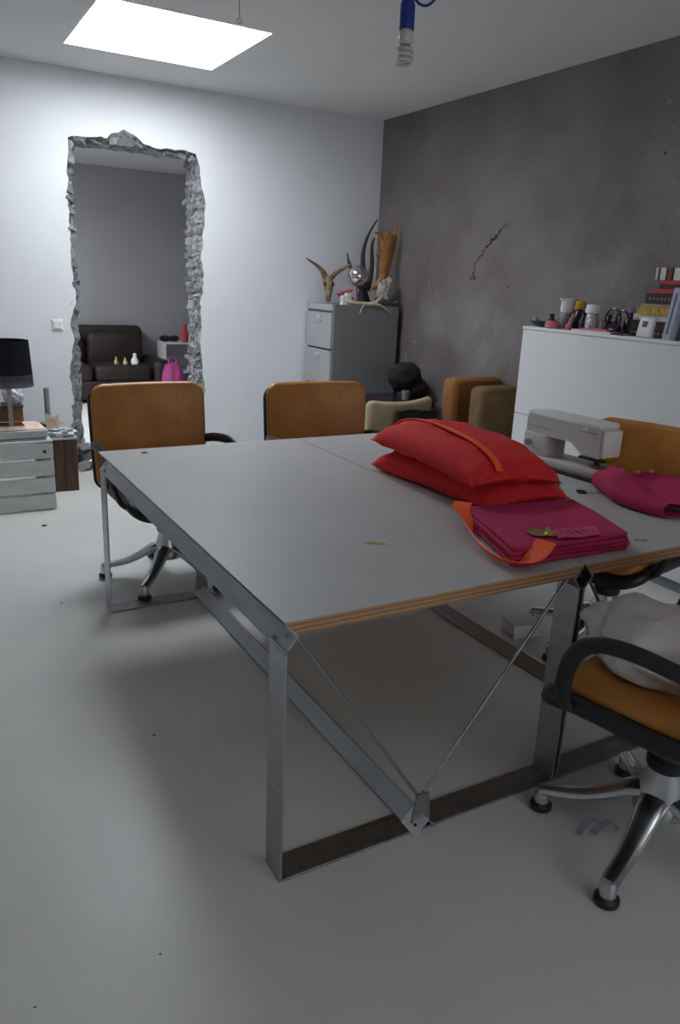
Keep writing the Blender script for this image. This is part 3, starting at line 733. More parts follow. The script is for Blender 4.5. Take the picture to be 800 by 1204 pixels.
# floor finds
t = thing('cardboard_box', 'small flat white box on the floor under the tables', 'box', (2.43, 2.42, 0), math.radians(-12))
b = B(); box(b, -.075, .075, -.06, .06, 0, .055, .002); obj('body', b, M_white, t)
b = B(); box(b, -.077, .077, -.062, .062, .050, .066, .002); obj('lid', b, M_paper, t)
t = thing('satin_ribbon', 'curled lilac ribbon on the floor beside foreground chair base', 'ribbon', (1.655, 1.25, 0), 0)
def rib(k):
    def f(u, v):
        a = u * PI * 1.15 + .2
        return (k * .045 + .035 * math.cos(a), -.02 * k + (v - .5) * .022 + .03 * u, .004 + .05 * math.sin(a) * (1 if k == 0 else .75) if math.sin(a) > 0 else .004)
    return f
for k in (0, 1):
    b = B(); sheet(b, rib(k), 18, 2, .0015); obj('loop', b, M_lilac, t, smooth=True)
for i, (x, y) in enumerate(((.545, 3.62), (.63, 2.33), (.10, 1.42), (.385, 1.43), (.20, 4.05))):
    b = B(); blob(b, (x, y, .001), .006 if y > 2 else .003, 1, .4, 3, i, (1.2, .8, .3)); tag(obj('floor_crumb', b, M_speck), ('tiny dark speck on the floor just left of the far table leg', 'tiny dark speck on the shaded floor beside the left table rail', 'tiny dark speck at the lower left edge of the floor in view', 'tiny dark speck on the floor left of the foot of the near table leg', 'tiny dark speck on the floor between crate and far table leg')[i], 'crumb')
for i, (x, y, lb_) in enumerate(((.665, 4.88, 'dark speck of dirt on the pale floor before the white crate'), (.98, 6.12, 'dark crumb on the floor near the brown box'))):
    b = B(); blob(b, (x, y, .004), .016, 1, .4, 3, i, (1.2, .8, .3)); tag(obj('floor_crumb', b, M_speck), lb_, 'crumb')

# ================================================================ LEFT: CRATES AND LAMP
t = thing('wooden_crate', 'white painted slatted crate below the black lamp', 'crate', (.80, 5.22, 0))
for i in range(4):
    z0 = .010 + i * .116
    b = B(); box(b, -.62, 0, 0, .018, z0, z0 + .101, .003, seg=1); obj('slat', b, M_whitew, t)
    b = B(); box(b, -.018, 0, .020, .53, z0, z0 + .101, .003, seg=1); obj('slat', b, M_whitew, t)
    b = B(); box(b, -.62, -.602, .020, .53, z0, z0 + .101, .003, seg=1); obj('slat', b, M_whitew, t)
for x in (-.60, -.05):
    for y in (.020, .50): b = B(); box(b, x, x + .03, y, y + .03, 0, .465); obj('post', b, M_whitew, t)
b = B(); box(b, -.62, 0, 0, .53, .466, .480, .003, seg=1); obj('top_board', b, M_whitew, t)
b = B(); tube(b, [(-.055, -.003, .405), (-.055, .004, .405)], .012, 10); obj('knot_hole', b, M_speck, t)
t = thing('wooden_box', 'tall dark brown plank box behind the white crate', 'box', (1.035, 5.66, 0))
xs = [-.25, -.165, -.09, 0]
for i in range(3):
    b = B(); box(b, xs[i] + .002, xs[i + 1] - .002, rnd.uniform(0, .006), .018, .0, .385 + rnd.uniform(-.004, .006), .002, seg=1); obj('plank', b, M_brown, t)
b = B(); box(b, -.25, 0, .0185, .0215, .0, .385); obj('front_backing', b, M_horn, t)
b = B(); box(b, -.018, 0, .022, .34, .0, .385); obj('side', b, M_brown, t)
b = B(); box(b, -.25, -.232, .022, .34, .0, .385); obj('side', b, M_brown, t)
b = B(); box(b, -.26, .004, -.002, .345, .386, .402, .003); obj('lid', b, M_whitew, t)
# books on the crate
def flat_book(label, loc, rz, w, d, h, m, name='book', cat='book', group=None, top=None):
    t = thing(name, label, cat, loc, rz, group)
    b = B(); box(b, -w / 2, w / 2, -d / 2, d / 2, 0, .003); box(b, -w / 2, w / 2, -d / 2, d / 2, h - .003, h); box(b, -w / 2, -w / 2 + .004, -d / 2, d / 2, .003, h - .003); obj('cover', b, m, t)
    b = B(); box(b, -w / 2 + .004, w / 2 - .004, -d / 2 + .004, d / 2 - .004, .003, h - .003); obj('page_block', b, M_paper, t)
    return t
zc = .480
flat_book('dark blue thin book directly on the white crate', (.565, 5.385, zc), 0, .40, .305, .016, M_navy)
flat_book('thick pale book below the salmon magazine', (.575, 5.40, zc + .0162), math.radians(2), .40, .31, .045, M_whitew)
b = B(); sheet(b, lambda u, v: (-.20 + .40 * u, -.15 + .30 * v, .006 + .004 * math.sin(5 * u)), 8, 6, .008)
tag(obj('magazine', b, M_print, None, (.56, 5.41, zc + .062), (0, 0, math.radians(4))), 'salmon printed magazine on the book pile beneath the lamp', 'magazine')
zt = zc + .074
t = thing('table_lamp', 'table lamp with black pleated shade and square grey metal stem', 'lamp', (.575, 5.40, zt))
b = B(); box(b, -.075, .075, -.075, .075, 0, .012, .003); obj('base', b, M_chrome, t)
b = B(); box(b, -.014, .014, -.014, .014, .012, .42); obj('stem', b, M_metald, t)
def shade(r0, r1, z0, z1, m, nm, par):
    b = B(); n = 96; rings = []
    for (r, z) in ((r0, z0), (r0 * .5 + r1 * .5, (z0 + z1) / 2), (r1, z1)):
        rings.append([b.verts.new(((r + .0035 * (q % 2)) * math.cos(2 * PI * q / n), (r + .0035 * (q % 2)) * math.sin(2 * PI * q / n), z)) for q in range(n)])
    for i in (0, 1):
        for q in range(n): b.faces.new((rings[i][q], rings[i][(q + 1) % n], rings[i + 1][(q + 1) % n], rings[i + 1][q]))
    bmesh.ops.solidify(b, geom=b.faces, thickness=.002)
    return obj(nm, b, m, par)
shade(.150, .140, .345, .560, M_shade, 'lamp_shade', t)
shade(.154, .150, .265, .345, M_sheer, 'shade_skirt', t)
b = B(); tube(b, [(-.14, 0, .40), (.14, 0, .40)], .004, 6); tube(b, [(0, -.14, .40), (0, .14, .40)], .004, 6); obj('shade_ring', b, M_chrome, t)
t = thing('storage_box', 'brown wooden box standing behind the lamp stem', 'box', (.565, 5.655, zc))
b = B(); box(b, -.17, .11, -.08, .09, 0, .165, .004); obj('body', b, M_suedeB, t)
b = B(); box(b, -.175, .115, -.085, .095, .165, .18, .003); obj('lid', b, M_brown, t)
b = B(); blob(b, (0, 0, .06), .075, 4, .25, 3, 2, (.9, .8, .85)); tag(obj('plastic_bag', b, M_clear, None, (.63, 5.655, zc + .182), smooth=True), 'crumpled clear plastic bag on the brown box behind the lamp', 'bag')
for i in range(3):
    flat_book(['cream paper bundle, lowest of three behind the lamp', 'cream paper bundle, middle of three behind the lamp', 'cream paper bundle, topmost of three behind the lamp'][i], (.46, 5.655, zc + .181 + .042 * i), rnd.uniform(-.05, .05), .16, .13, .041, M_beige, 'paper_bundle', 'paper', 'cream bundles behind the lamp')
t = thing('metal_tube', 'upright grey metal tube on the brown plank box', 'tube', (.868, 5.80, .402))
b = B(); tube(b, [(0, 0, .0), (0, 0, .335)], .019, 18, caps=True); obj('shaft', b, M_grey, t, smooth=True)
b = B(); lathe(b, [(.015, .335), (.0195, .335), (.0195, .342), (.015, .342)], 16); obj('rim', b, M_metal, t)
b = B(); prism(b, [(-.07, -.045), (.0, -.055), (.045, -.02), (.10, -.005), (.06, .025), (.075, .07), (.02, .045), (-.02, .085), (-.035, .03), (-.075, .02)], 0, .004)
for v in b.verts: v.co.z += .02 * noise.noise(v.co * 20)
tag(obj('dry_leaf', b, M_tan, None, (.875, 5.74, .490), (math.radians(62), 0, math.radians(12))), 'pointed tan dry leaf leaning at the metal tube', 'leaf')
b = B(); blob(b, (0, 0, .030), .075, 4, .55, 3.4, 6, (1.3, .8, .42)); tag(obj('plastic_wrap', b, M_clear, None, (.94, 5.715, .402), smooth=True), 'crumpled clear wrap on the brown plank box', 'wrap')
b = B(); blob(b, (0, 0, .025), .05, 3, .3, 3, 8, (1.3, .7, .5)); tag(obj('black_cloth', b, M_blackm, None, (.755, 5.61, zc), smooth=True), 'small black cloth lump behind the salmon magazine', 'cloth')

# ================================================================ FILING CABINET AND ITS TROPHIES
FZ = 1.375
t = thing('filing_cabinet', 'grey steel filing cabinet in the room corner', 'cabinet', (3.215, 5.84, 0))
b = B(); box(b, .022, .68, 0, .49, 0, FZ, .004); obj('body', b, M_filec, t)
for i in range(4):
    z0 = .05 + i * .318
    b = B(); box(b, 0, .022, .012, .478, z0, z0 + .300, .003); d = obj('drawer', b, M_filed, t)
    b = B(); box(b, -.012, .001, .19, .30, z0 + .215, z0 + .240, .003); obj('handle', b, M_filed, d)
    b = B(); box(b, -.003, .001, .21, .28, z0 + .25, z0 + .275, .001); obj('label_holder', b, M_sm, d)
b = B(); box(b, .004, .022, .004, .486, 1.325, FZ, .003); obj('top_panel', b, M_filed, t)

def sweep(b, pts, r0, r1, sub=6, n=10, mid=None):
    P = spline(pts, sub); N = len(P)
    rs = lerp_list([r0, mid if mid else (r0 + r1) / 2, r1], N); tube(b, P, rs, n); return b
t = thing('animal_skull', 'small horned animal skull at the drawer end of the filing cabinet', 'skull', (3.30, 6.08, FZ), math.radians(-20))
b = B()
P = spline([(0, -.02, .02), (0, -.03, .08), (0, 0, .16), (0, .03, .22)], 5); tube(b, P, lerp_list([.018, .024, .040, .048, .030], len(P)), 14); obj('skull', b, M_skull, t, smooth=True)
for s in (-1, 1):
    b = B(); blob(b, (s * .034, -.03, .165), .018, 2, .1, 3, 1); obj('eye_socket', b, M_horn, t, smooth=True)
b = B(); sweep(b, [(-.02, .03, .21), (-.05, .03, .27), (-.11, .02, .32), (-.20, .0, .37)], .030, .006); obj('horn', b, M_antler, t, smooth=True)
b = B(); sweep(b, [(.02, .03, .21), (.07, .03, .26), (.13, .02, .30), (.20, .0, .345)], .024, .008); obj('horn', b, M_antler, t, smooth=True)
t = thing('mirror_ball', 'shiny silver ball on a pink stick stand on the filing cabinet', 'ornament', (3.535, 5.98, FZ))
b = B(); lathe(b, [(.03, 0), (.05, .003), (.05, .012), (.012, .02)], 20); obj('foot', b, M_pink, t, smooth=True)
b = B(); tube(b, [(0, 0, .01), (0, 0, .16)], .008, 10); obj('stick', b, M_hot, t, smooth=True)
b = B(); tt = bmesh.new(); bmesh.ops.create_uvsphere(tt, u_segments=32, v_segments=20, radius=.092); merge(b, tt, lambda v: v + Vector((0, 0, .245))); obj('ball', b, M_chrome, t, smooth=True, angle=180)
t = thing('antelope_horns', 'pair of tall dark antelope horns standing in the corner', 'horns', (3.70, 6.15, FZ))
b = B(); lathe(b, [(.07, 0), (.075, .02), (.045, .10), (.03, .16)], 18); obj('plinth', b, M_horn, t, smooth=True)
b = B(); sweep(b, [(.01, 0, .14), (-.01, .0, .30), (-.02, .0, .45), (.02, -.01, .60), (.10, -.02, .735)], .030, .006); obj('horn', b, M_horn, t, smooth=True)
b = B(); sweep(b, [(-.02, 0, .14), (-.05, 0, .24), (-.12, 0, .28), (-.17, -.01, .36), (-.19, -.01, .44)], .030, .005); obj('horn', b, M_horn, t, smooth=True)
b = B(); sweep(b, [(.03, -.02, .12), (.06, -.03, .32), (.05, -.03, .50), (.07, -.03, .58)], .028, .008); obj('horn', b, M_horn, t, smooth=True)
t = thing('palmate_antler', 'orange brown broad antler standing upright on grey fur', 'antler', (3.775, 5.93, FZ))
b = B()
def palm(u, v):
    h = .20 + .40 * v; w = .028 + .055 * v * v + .02 * math.sin(PI * v)
    return (-.02 + .05 * v + (u - .5) * 2 * w, -.02 * math.cos((u - .5) * 3), h)
sheet(b, palm, 10, 14, .022); pm = obj('palm', b, M_amber, t, smooth=True)
for pts, r0 in (((( -.04, 0, .55), (-.075, -.01, .60), (-.13, -.02, .605)), .022), (((.07, 0, .55), (.09, 0, .64), (.085, 0, .72)), .022), (((.0, 0, .57), (.01, 0, .61), (.0, 0, .64)), .018), (((-.06, 0, .40), (-.09, -.01, .42), (-.10, -.02, .47)), .016), (((-.02, 0, .24), (-.09, -.01, .17), (-.16, -.03, .13)), .026)):
    b = B(); sweep(b, pts, r0, .006); obj('tine', b, M_amber, t, smooth=True)
b = B(); blob(b, (-.01, -.01, .13), .085, 4, .3, 3, 3, (.85, .85, 1.25)); blob(b, (.04, -.02, .20), .045, 3, .3, 3, 5); obj('fur', b, M_fur, t, smooth=True)
t = thing('deer_antler', 'pale branched antler lying along the top edge of the filing cabinet', 'antler', (3.56, 5.865, FZ))
b = B(); sweep(b, [(-.20, .03, .05), (-.14, .0, .025), (-.04, -.02, .018), (.06, -.03, .022), (.14, -.01, .065), (.19, .02, .11)], .016, .008, mid=.016); obj('beam', b, M_bone, t, smooth=True)
b = B(); sweep(b, [(.04, -.03, .02), (.11, -.04, .012), (.17, -.045, -.015), (.24, -.05, -.055)], .013, .004); obj('tine', b, M_bone, t, smooth=True)
b = B(); sweep(b, [(-.02, -.025, .018), (-.05, -.035, -.012), (-.075, -.04, -.06)], .011, .004); obj('tine', b, M_bone, t, smooth=True)
for i, (x, y, h, lb_) in enumerate(((3.36, 5.90, .075, 'white pot with square mouth beside the horned skull'), (3.415, 5.93, .095, 'taller white pot beside the horned skull'))):
    t = thing('small_pot', lb_, 'pot', (x, y, FZ)); b = B(); box(b, -.025, .025, -.025, .025, 0, h, .004); obj('body', b, M_white, t)
    b = B(); box(b, -.020, .020, -.020, .020, h - .004, h + .004, .002); obj('rim', b, M_paper, t)
b = B()
for i in range(7):
    a = i * .9; blob(b, (.05 * math.cos(a), .03 * math.sin(a), .05 + .012 * i), .03, 2, .5, 3, i, (1.3, .7, .6))
tag(obj('pink_paper_flower', b, M_pink, None, (3.46, 6.06, FZ), smooth=True), 'pink crumpled paper flower between skull and silver ball', 'flower')
t = thing('leaf_sprig', 'green leaf sprig lying at the wall end of the filing cabinet', 'sprig', (3.78, 5.885, FZ))
for i in range(9):
    b = B(); a = rnd.uniform(-.7, .7); x = -.13 + .03 * i
    prism(b, [(-.035, 0), (-.01, .014), (.025, .010), (.042, 0), (.025, -.010), (-.01, -.014)], 0, .003, lambda v: v + Vector((0, 0, 0)))
    o = obj('leaf', b, M_green if i < 7 else M_fur, t, (x, rnd.uniform(-.03, .01), .018 + rnd.uniform(0, .02)), (rnd.uniform(-.5, .5), rnd.uniform(-.5, .5), a * 2))

# ================================================================ WHITE CABINET ALONG THE RIGHT WALL
WZ = 1.340; WX = 3.56
t = thing('white_cabinet', 'tall smooth white cabinet along the dark wall', 'cabinet', (WX, 3.86, 0))
b = B(); box(b, .020, RX - WX - .005, -2.3, 0, 0.06, WZ - .02, .002); obj('body', b, M_white, t)
b = B(); box(b, -.002, RX - WX - .004, -2.302, .002, WZ - .019, WZ, .002); obj('top_board', b, M_white, t)
for i in range(2):
    y1 = -.002 - i * 1.70
    b = B(); box(b, 0, .019, max(y1 - 1.696, -2.298), y1, .775, WZ - .022, .002); obj('door', b, M_white, t)
    b = B(); box(b, 0, .019, max(y1 - 1.696, -2.298), y1, .07, .770, .002); obj('door', b, M_white, t)
b = B(); box(b, .03, RX - WX - .01, -2.28, -.02, 0, .06); obj('plinth', b, M_grey, t)

# book pile
specs = [('black hardback, lowest in the book pile on the white cabinet', .046, 3.05, M_bblack), ('dark printed hardback, second from the bottom of the book pile', .043, 3.045, M_bdark),
         ('white hardback in the lower half of the book pile', .036, 3.035, M_paper), ('orange and yellow printed book in the pile', .034, 3.005, M_ochre), ('pale yellow thin book in the pile', .022, 2.99, M_beige),
         ('thick black book with gilt spine print in the pile', .056, 2.97, M_bblack), ('thick bright red book under the dark maroon one', .026, 2.925, M_bred), ('dark maroon book between two red ones', .026, 2.885, M_bdark), ('thin red book high in the pile, under the white volumes', .020, 2.895, M_bred)]
z = WZ
for i, (lb_, h, ys, m) in enumerate(specs):
    t = thing('book', lb_, 'book', (3.66 + .006 * (i % 3), ys * 1.0167, z), math.radians(rnd.uniform(-2, 2)), 'book pile on the white cabinet')
    d = .30; w = .21
    b = B(); box(b, 0, w, -d, 0, 0, .003); box(b, 0, w, -d, 0, h - .003, h - .0003); box(b, 0, .004, -d, 0, .003, h - .003); cv = obj('cover', b, m, t)
    b = B(); box(b, .004, w - .003, -d + .003, -.004, .003, h - .003); obj('page_block', b, M_paper, t)
    if 'gilt' in lb_ or 'lowest' in lb_:
        b = B()
        for q in range(9): box(b, -.0008, .0005, -.036 - q * .026, -.025 - q * .026, h * .38, h * .62)
        obj('spine_print', b, M_bgold if 'gilt' in lb_ else M_grey, cv)
    z += h
for i, (y0, y1, m, lb_) in enumerate(((2.905, 2.925, M_paper, 'slim white volume on top of the book pile, nearest its tip'), (2.855, 2.893, M_paper, 'white volume beside the brown one on top of the book pile'), (2.815, 2.852, M_suedeA, 'brown volume on top of the book pile'), (2.62, 2.812, M_paper, 'broad white box file on top of the book pile'))):
    t = thing('book', lb_, 'book', (3.665, y0 * 1.0167, z), 0, 'volumes on top of the book pile')
    b = B(); box(b, 0, .004, 0, y1 - y0, 0, .065); box(b, 0, .16, 0, .003, 0, .065); box(b, 0, .16, y1 - y0 - .003, y1 - y0, 0, .065); obj('cover', b, m, t)
    b = B(); box(b, .004, .157, .003, y1 - y0 - .003, .003, .062); obj('page_block', b, M_paper, t)
# items in front of the pile
t = thing('weather_station', 'small white desk clock with dark display before the books', 'clock', (3.575, 2.905, WZ), math.radians(-90))
tilt = Euler((math.radians(-12), 0, 0))
b = B(); box(b, -.048, .048, -.012, .012, .002, .108, .006, rot=tilt); obj('casing', b, M_smw, t, smooth=True)
b = B(); box(b, -.022, .012, -.0135, -.011, .058, .090); 
for v in b.verts: v.co.y += -(v.co.z - .055) * -.21
obj('display', b, M_slate, t)
b = B(); box(b, -.02, .02, .0, .045, 0, .02, .004); obj('stand', b, M_smw, t)
t = thing('book', 'tall blue white book leaning upright against the book pile', 'book', (3.585, 2.765, WZ), 0)
lean = Euler((math.radians(-7), 0, 0))
b = B(); box(b, -.02, .06, -.026, .026, .0, .27, .003); 
for v in b.verts: v.co.y -= v.co.z * .12
obj('cover', b, M_bluebook, t)
b = B(); box(b, -.0215, -.0195, -.004, .004, .03, .24)
for v in b.verts: v.co.y -= v.co.z * .12
obj('spine_print', b, M_slate, t)
t = thing('book', 'dark blue upright book at the picture edge behind the blue white book', 'book', (3.60, 2.685, WZ), 0)
b = B(); box(b, 0, .05, -.03, .022, .0, .255, .002)
for v in b.verts: v.co.y -= v.co.z * .12
obj('cover', b, M_slate, t)

# clutter at the far end
t = thing('dish', 'low navy blue dish at the far corner of the white cabinet', 'dish', (3.66, 3.785, WZ)); b = B(); lathe(b, [(.02, .002), (.05, .004), (.085, .030), (.088, .036), (.080, .034), (.045, .012), (.01, .010)], 28); obj('bowl', b, M_navy, t, smooth=True)
b = B(); blob(b, (0, 0, .018), .022, 3, .1); obj('knob', b, M_fur, t, (-.02, .05, .02), smooth=True)
t = thing('candle', 'squat pink red candle at the cabinet front edge', 'candle', (3.60, 3.645, WZ)); b = B(); lathe(b, [(.03, 0), (.042, .006), (.044, .03), (.034, .045), (.008, .047)], 22); obj('wax', b, M_pink, t, smooth=True)
b = B(); tube(b, [(0, 0, .045), (.002, 0, .058)], .002, 6); obj('wick', b, M_black, t)
t = thing('pitcher', 'white pitcher upended over a clear glass jar on the white cabinet', 'pitcher', (3.70, 3.625, WZ))
b = B(); lathe(b, [(.045, 0), (.05, .01), (.048, .09), (.04, .10)], 24); obj('jar', b, M_glass, t, smooth=True)
b = B(); lathe(b, [(.040, .10), (.046, .115), (.043, .165), (.056, .185), (.050, .186), (.03, .17)], 24); obj('body', b, M_white, t, smooth=True)
b = B(); tube(b, [(.0 + .048 + .03 * math.sin(a), 0, .142 + .030 * math.cos(a)) for a in [PI * q / 10 for q in range(11)]], .006, 8); obj('handle', b, M_white, t, smooth=True)
b = B(); prism(b, [(.045, .022), (.085, .0), (.045, -.022)], .172, .186, lambda v: Vector((-v.x * .7, v.y + .06 * 0, v.z))); obj('spout', b, M_white, t)
t = thing('bottle', 'small bottle with yellow cap beside the white pitcher', 'bottle', (3.73, 3.55, WZ)); b = B(); lathe(b, [(.03, 0), (.034, .008), (.034, .10), (.018, .12), (.018, .128)], 20); obj('body', b, M_purple, t, smooth=True)
b = B(); lathe(b, [(.034, .125), (.036, .13), (.034, .17), (.028, .175)], 20); obj('cap', b, M_yellow, t, smooth=True)
t = thing('glass_jar', 'cut glass jar with a white lid on the white cabinet', 'jar', (3.64, 3.36, WZ)); b = B(); lathe(b, [(.03, 0), (.036, .006), (.040, .06), (.034, .105), (.028, .112)], 14); obj('body', b, M_cut, t)
b = B(); lathe(b, [(.044, .110), (.046, .118), (.040, .150), (.036, .158), (.01, .16)], 22); obj('lid', b, M_white, t, smooth=True)
t = thing('figurine', 'slim pale pink and white figurine leaning by the glass jar', 'figurine', (3.605, 3.505, WZ)); b = B(); P = spline([(0, .012, 0), (0, .0, .03), (0, -.014, .06), (0, -.022, .085)], 4); tube(b, P, lerp_list([.014, .018, .011, .012, .006], len(P)), 12); obj('figure', b, M_pink, t, smooth=True)
b = B(); blob(b, (0, -.026, .088), .011, 2, .1); obj('head', b, M_bone, t, smooth=True)
dk = [(3.66, 3.715, .075, .030, 'squat black bottle beside the navy dish', M_black), (3.74, 3.70, .10, .028, 'black bottle behind the pink red candle', M_black), (3.66, 3.545, .08, .030, 'black jar behind the pale figurine', M_black), (3.66, 3.44, .105, .032, 'black flask below the yellow cap', M_black), (3.68, 3.265, .11, .036, 'dark purple flask beside the cut glass jar', M_purple), (3.64, 3.185, .075, .042, 'squat dark purple jar before the looped cable', M_purple), (3.72, 3.14, .13, .038, 'tall dark purple flask nearest the book pile', M_purple)]
for x, y, h, r, lb_, m in dk:
    t = thing('bottle', lb_, 'bottle', (x, y, WZ), 0, 'dark bottles on the white cabinet'); b = B(); lathe(b, [(r * .8, 0), (r, .006), (r, h * .6), (r * .5, h * .8), (r * .45, h)], 20); obj('body', b, m, t, smooth=True)
    b = B(); lathe(b, [(r * .5, h * .96), (r * .55, h), (r * .5, h * 1.14), (r * .2, h * 1.15)], 16); obj('cap', b, M_grey if m is M_purple else M_blackm, t, smooth=True)
b = B(); P = [Vector((.0, .055 * math.cos(a), .085 + .06 * math.sin(a))) for a in [2 * PI * q / 24 for q in range(25)]]; tube(b, P, .006, 8); P = [Vector((.02, .045 * math.cos(a) - .05, .075 + .06 * math.sin(a))) for a in [2 * PI * q / 24 for q in range(25)]]; tube(b, P, .006, 8)
tag(obj('coiled_cable', b, M_purple, None, (3.60, 3.165, WZ + .0), smooth=True), 'dark looped cable standing coiled before the dark flasks', 'cable')
t = flat_book('thin white folder at the cabinet front edge under a pink book', (3.625, 3.29, WZ), 0, .13, .30, .012, M_paper, 'folder', 'folder')
flat_book('thin pink book on the white folder', (3.625, 3.275, WZ + .0125), math.radians(2), .11, .20, .009, M_pink)
flat_book('thin dark maroon booklet between pink book and book pile', (3.60, 3.085, WZ), math.radians(-3), .07, .08, .012, M_bdark, 'booklet', 'book')

# ================================================================ SEATS AND TABLE IN THE CORNER
def upholstered(label, loc, m, h):
    t = thing('sofa_cushion', label, 'cushion', loc, 0, 'suede block cushions standing by the dark wall')
    b = B(); box(b, -.24, .24, -.08, .08, 0, h, .05, seg=4); body = obj('cover', b, m, t, smooth=True)
    b = B(); tube(b, [(-.19, -.0805, h - .02), (.19, -.0805, h - .02)], .004, 6); tube(b, [(-.2, -.082, .05), (-.2, -.082, h - .06)], .004, 6); obj('piping', b, m, body, smooth=True)
    return t
upholstered('olive brown suede block cushion standing nearest the white cabinet', (3.70, 4.16, 0), M_suedeB, .905)
upholstered('rust brown suede block cushion standing behind the olive one', (3.70, 4.48, 0), M_suedeA, .925)
t = thing('low_armchair', 'beige upholstered low chair with black sides between table and dark wall', 'chair', (3.12, 4.72, 0), math.radians(8))
def bk(v): return Vector((v.x, v.z - .16 + .55 * v.x * v.x, .60 + v.y + .25 * v.x * v.x))
b = B(); pad(b, .62, .30, .07, .05, .032, bk); obj('backrest', b, M_beige, t, smooth=True)
b = B(); box(b, -.29, .29, -.10, .36, .33, .44, .04, seg=3); obj('seat', b, M_beige, t, smooth=True)
for s in (-1, 1):
    b = B(); tube(b, spline([(s * .31, -.20, 0), (s * .31, -.19, .42), (s * .31, -.10, .47), (s * .31, .28, .47), (s * .31, .34, .42), (s * .31, .35, 0)], 4), .016, 10); obj('side_frame', b, M_black, t, smooth=True)
b = B(); tube(b, [(-.31, -.22, .46), (.31, -.22, .46)], .012, 10); obj('crossbar', b, M_chrome, t, smooth=True)
b = B(); sheet(b, lambda u, v: (-.13 + .40 * u, -.235 + .55 * (-.13 + .40 * u) ** 2 * .8 - .012 * math.sin(u * 8), .46 + .235 * v + .012 * math.sin(u * 6)), 14, 8, .02)
tag(obj('black_jacket', b, M_blackm, None, (3.12, 4.715, 0), (0, 0, math.radians(8)), smooth=True), 'black jacket draped on the beige low chair', 'jacket')
t = thing('side_table', 'black side table with glass top in front of the filing cabinet', 'table', (3.52, 5.36, 0))
b = B(); box(b, -.36, .36, -.22, .22, .64, .652, .003); obj('glass_top', b, M_purple, t)
b = B(); box(b, -.34, .34, -.20, .20, .60, .638, .004); obj('apron', b, M_black, t)
for x in (-.32, .32):
    for y in (-.18, .18): b = B(); box(b, x - .018, x + .018, y - .018, y + .018, 0, .60); obj('leg', b, M_black, t)
b = B(); box(b, -.33, .33, -.19, .19, .24, .26); obj('shelf', b, M_black, t)
b = B(); tube(b, [(-.36, -.222, .646), (-.18, -.222, .646)], .006, 8); obj('metal_edge', b, M_chrome, t, smooth=True)
t = thing('fabric_bag', 'rounded black bag slumped on the dark side table', 'bag', (3.68, 5.36, .652), 0)
b = B(); blob(b, (0, 0, .165), .155, 4, .14, 2.2, 4, (1.0, .75, .82)); blob(b, (.10, -.05, .07), .11, 3, .2, 2.2, 6, (1.0, .7, .8)); obj('body', b, M_blackm, t, smooth=True, angle=180)
b = B(); tube(b, spline([(-.01, 0, .27), (-.005, 0, .33), (.004, 0, .37), (.012, 0, .33), (.016, 0, .27)], 5), .004, 8); obj('loop', b, M_metald, t, smooth=True)
t = thing('cup', 'small grey cup standing before the black bag', 'cup', (3.58, 5.19, .652)); b = B(); lathe(b, [(.022, 0), (.026, .003), (.032, .075), (.028, .075), (.022, .008), (.005, .006)], 20); obj('body', b, M_grey, t, smooth=True)
b = B(); tube(b, [(.03 + .018 * math.sin(a), 0, .04 + .02 * math.cos(a)) for a in [PI * q / 8 for q in range(9)]], .004, 6); obj('handle', b, M_grey, t)

# ================================================================ HANGING FROM THE CEILING
bp = Vector((1.495, 2.30, 2.30))
t = thing('pendant_bulb', 'bare spiral bulb in blue lampholder hanging on blue cable', 'lamp', bp)
b = B(); lathe(b, [(.018, .035), (.024, .034), (.0235, .100), (.020, .112), (.010, .128), (.007, .14)], 24); obj('lampholder', b, M_blue, t, smooth=True)
b = B(); lathe(b, [(.019, .030), (.022, .022), (.024, .002), (.019, -.006), (.016, -.008)], 24); lathe(b, [(.018, .034), (.0185, .030), (.018, .026)], 20); obj('ballast', b, M_cfl, t, smooth=True)
b = B(); P = [Vector((.021 * math.cos(q * .45), .021 * math.sin(q * .45), -.012 - .052 * q / 48)) for q in range(49)]; tube(b, P, .0058, 8); obj('spiral_tube', b, M_cfl, t, smooth=True)
b = B(); tube(b, spline([(0, 0, .135), (.003, 0, .25), (.0, 0, .45), (0, 0, CZ - bp.z)], 6), .0055, 10); cb = obj('cable', b, M_blue, t, smooth=True)
rt = Vector((.872, -.49, 0)).normalized()
b = B(); P = [(.052 + .040 * math.cos(a)) * rt + Vector((0, 0, .155 + .052 * math.sin(a))) for a in [PI * 0.85 + 2 * PI * 1.1 * q / 40 for q in range(41)]]; tube(b, P, .0042, 8); obj('cable_loop', b, M_blue, t, smooth=True)
b = B(); lathe(b, [(.045, CZ - bp.z), (.045, CZ - bp.z - .02), (.02, CZ - bp.z - .03)], 20); obj('ceiling_rose', b, M_blue, t, smooth=True)
t = thing('ceiling_hook', 'thin dark wire hook hanging beside the skylight', 'hook', (1.498, 3.70, CZ))
b = B(); tube(b, spline([(0, 0, 0), (.004, 0, -.10), (-.003, 0, -.20), (0, 0, -.262)], 5), .0022, 6); obj('wire', b, M_metald, t)
b = B(); tube(b, [(.011 * math.cos(a), 0, -.273 + .011 * math.sin(a)) for a in [2 * PI * q / 16 for q in range(17)]], .002, 6); obj('eye', b, M_metald, t)

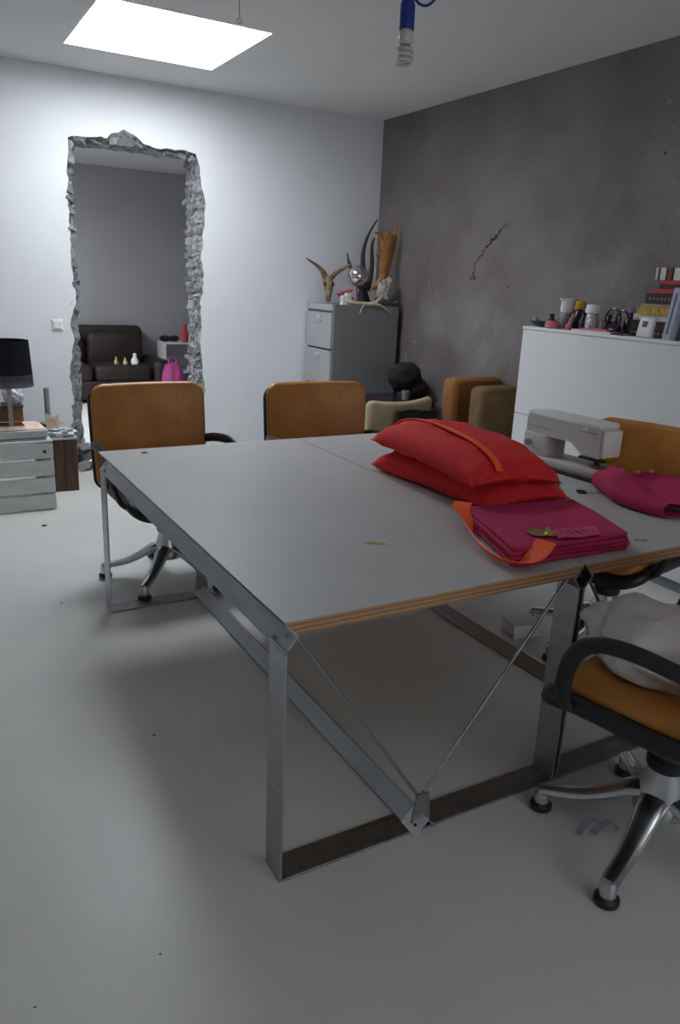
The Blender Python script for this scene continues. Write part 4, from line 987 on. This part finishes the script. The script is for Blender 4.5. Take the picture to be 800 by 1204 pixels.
# ================================================================ ROOM BEHIND
t = thing('sofa', 'dark brown leather sofa in the room behind the opening', 'sofa', (2.0, 9.55, 0), math.radians(0))
b = B(); box(b, -.75, .78, .62, .86, .10, .90, .08, seg=4); obj('backrest', b, M_sofa, t, smooth=True)
for x0 in (-.70, .02): b = B(); box(b, x0, x0 + .70, .02, .62, .26, .46, .06, seg=4); obj('seat_cushion', b, M_sofa, t, smooth=True)
for x0 in (-.70, .03): b = B(); box(b, x0, x0 + .70, .46, .70, .40, .82, .08, seg=4); obj('back_cushion', b, M_sofa, t, smooth=True)
for x0 in (-.93, .74): b = B(); box(b, x0, x0 + .24, .0, .80, .06, .52, .09, seg=4); obj('armrest', b, M_sofa, t, smooth=True)
b = B(); box(b, -.72, .78, .03, .84, .05, .27, .02); obj('frame', b, M_sofa, t)
for x in (-.85, .88):
    for y in (.06, .72): b = B(); box(b, x - .03, x + .03, y, y + .06, 0, .065); obj('foot', b, M_black, t)
for i, (x, h, m, lb_) in enumerate(((2.29, .10, M_gold, 'small gilt figurine on the sofa, first from its middle'), (2.40, .085, M_bone, 'small pale figurine on the sofa between two others'), (2.52, .14, M_white, 'larger white vase shaped ornament on the sofa'))):
    t = thing('ornament', lb_, 'ornament', (x, 9.66, .46), 0, 'ornaments standing on the sofa'); b = B(); lathe(b, [(h * .22, 0), (h * .30, .006), (h * .34, h * .35), (h * .18, h * .62), (h * .12, h * .7)], 18); obj('body', b, m, t, smooth=True)
    b = B(); blob(b, (0, 0, h * .84), h * .18, 2, .1); obj('head', b, m, t, smooth=True)
t = thing('low_shelf', 'grey white shelf unit at the end of the brown sofa', 'shelf', (3.22, 9.95, 0))
for zz in (.02, .30, .68): b = B(); box(b, -.20, .50, 0, .36, zz, zz + .025, .002); obj('board', b, M_farceil, t)
for x in (-.22, .50): b = B(); box(b, x, x + .02, 0, .36, 0, .705, .002); obj('side', b, M_farceil, t)
b = B(); box(b, -.20, .50, .345, .36, .0, .69); obj('back', b, M_filed, t)
t = thing('bag', 'bright pink bag leaning at the grey shelf in the next room', 'bag', (2.93, 9.42, 0))
b = B(); blob(b, (0, 0, .26), .17, 4, .2, 2.4, 3, (.85, .6, 1.5)); obj('body', b, M_hot, t, smooth=True)
b = B(); tube(b, spline([(-.05, 0, .48), (-.04, 0, .56), (.04, 0, .56), (.05, 0, .48)], 5), .01, 8); obj('handle', b, M_hot, t, smooth=True)
for i, (x, m, s, lb_) in enumerate(((3.05, M_blackm, .05, 'black lump of things on the grey shelf, nearest the sofa'), (3.175, M_blackm, .052, 'wider dark lump of things in the middle of the grey shelf'))):
    b = B(); blob(b, (0, 0, s * .75), s, 3, .4, 3, i, (1.3, .9, .8)); tag(obj('dark_bundle', b, m, None, (x, 10.12, .705), smooth=True), lb_, 'bundle')
t = thing('vase', 'red vase at the end of the grey shelf in the next room', 'vase', (3.30, 10.05, .705)); b = B(); lathe(b, [(.03, 0), (.045, .01), (.055, .10), (.025, .18), (.035, .23), (.03, .23)], 20); obj('body', b, M_bred, t, smooth=True)
b = B(); lathe(b, [(.027, .226), (.036, .228), (.036, .236), (.027, .236)], 18); obj('rim', b, M_bred, t)
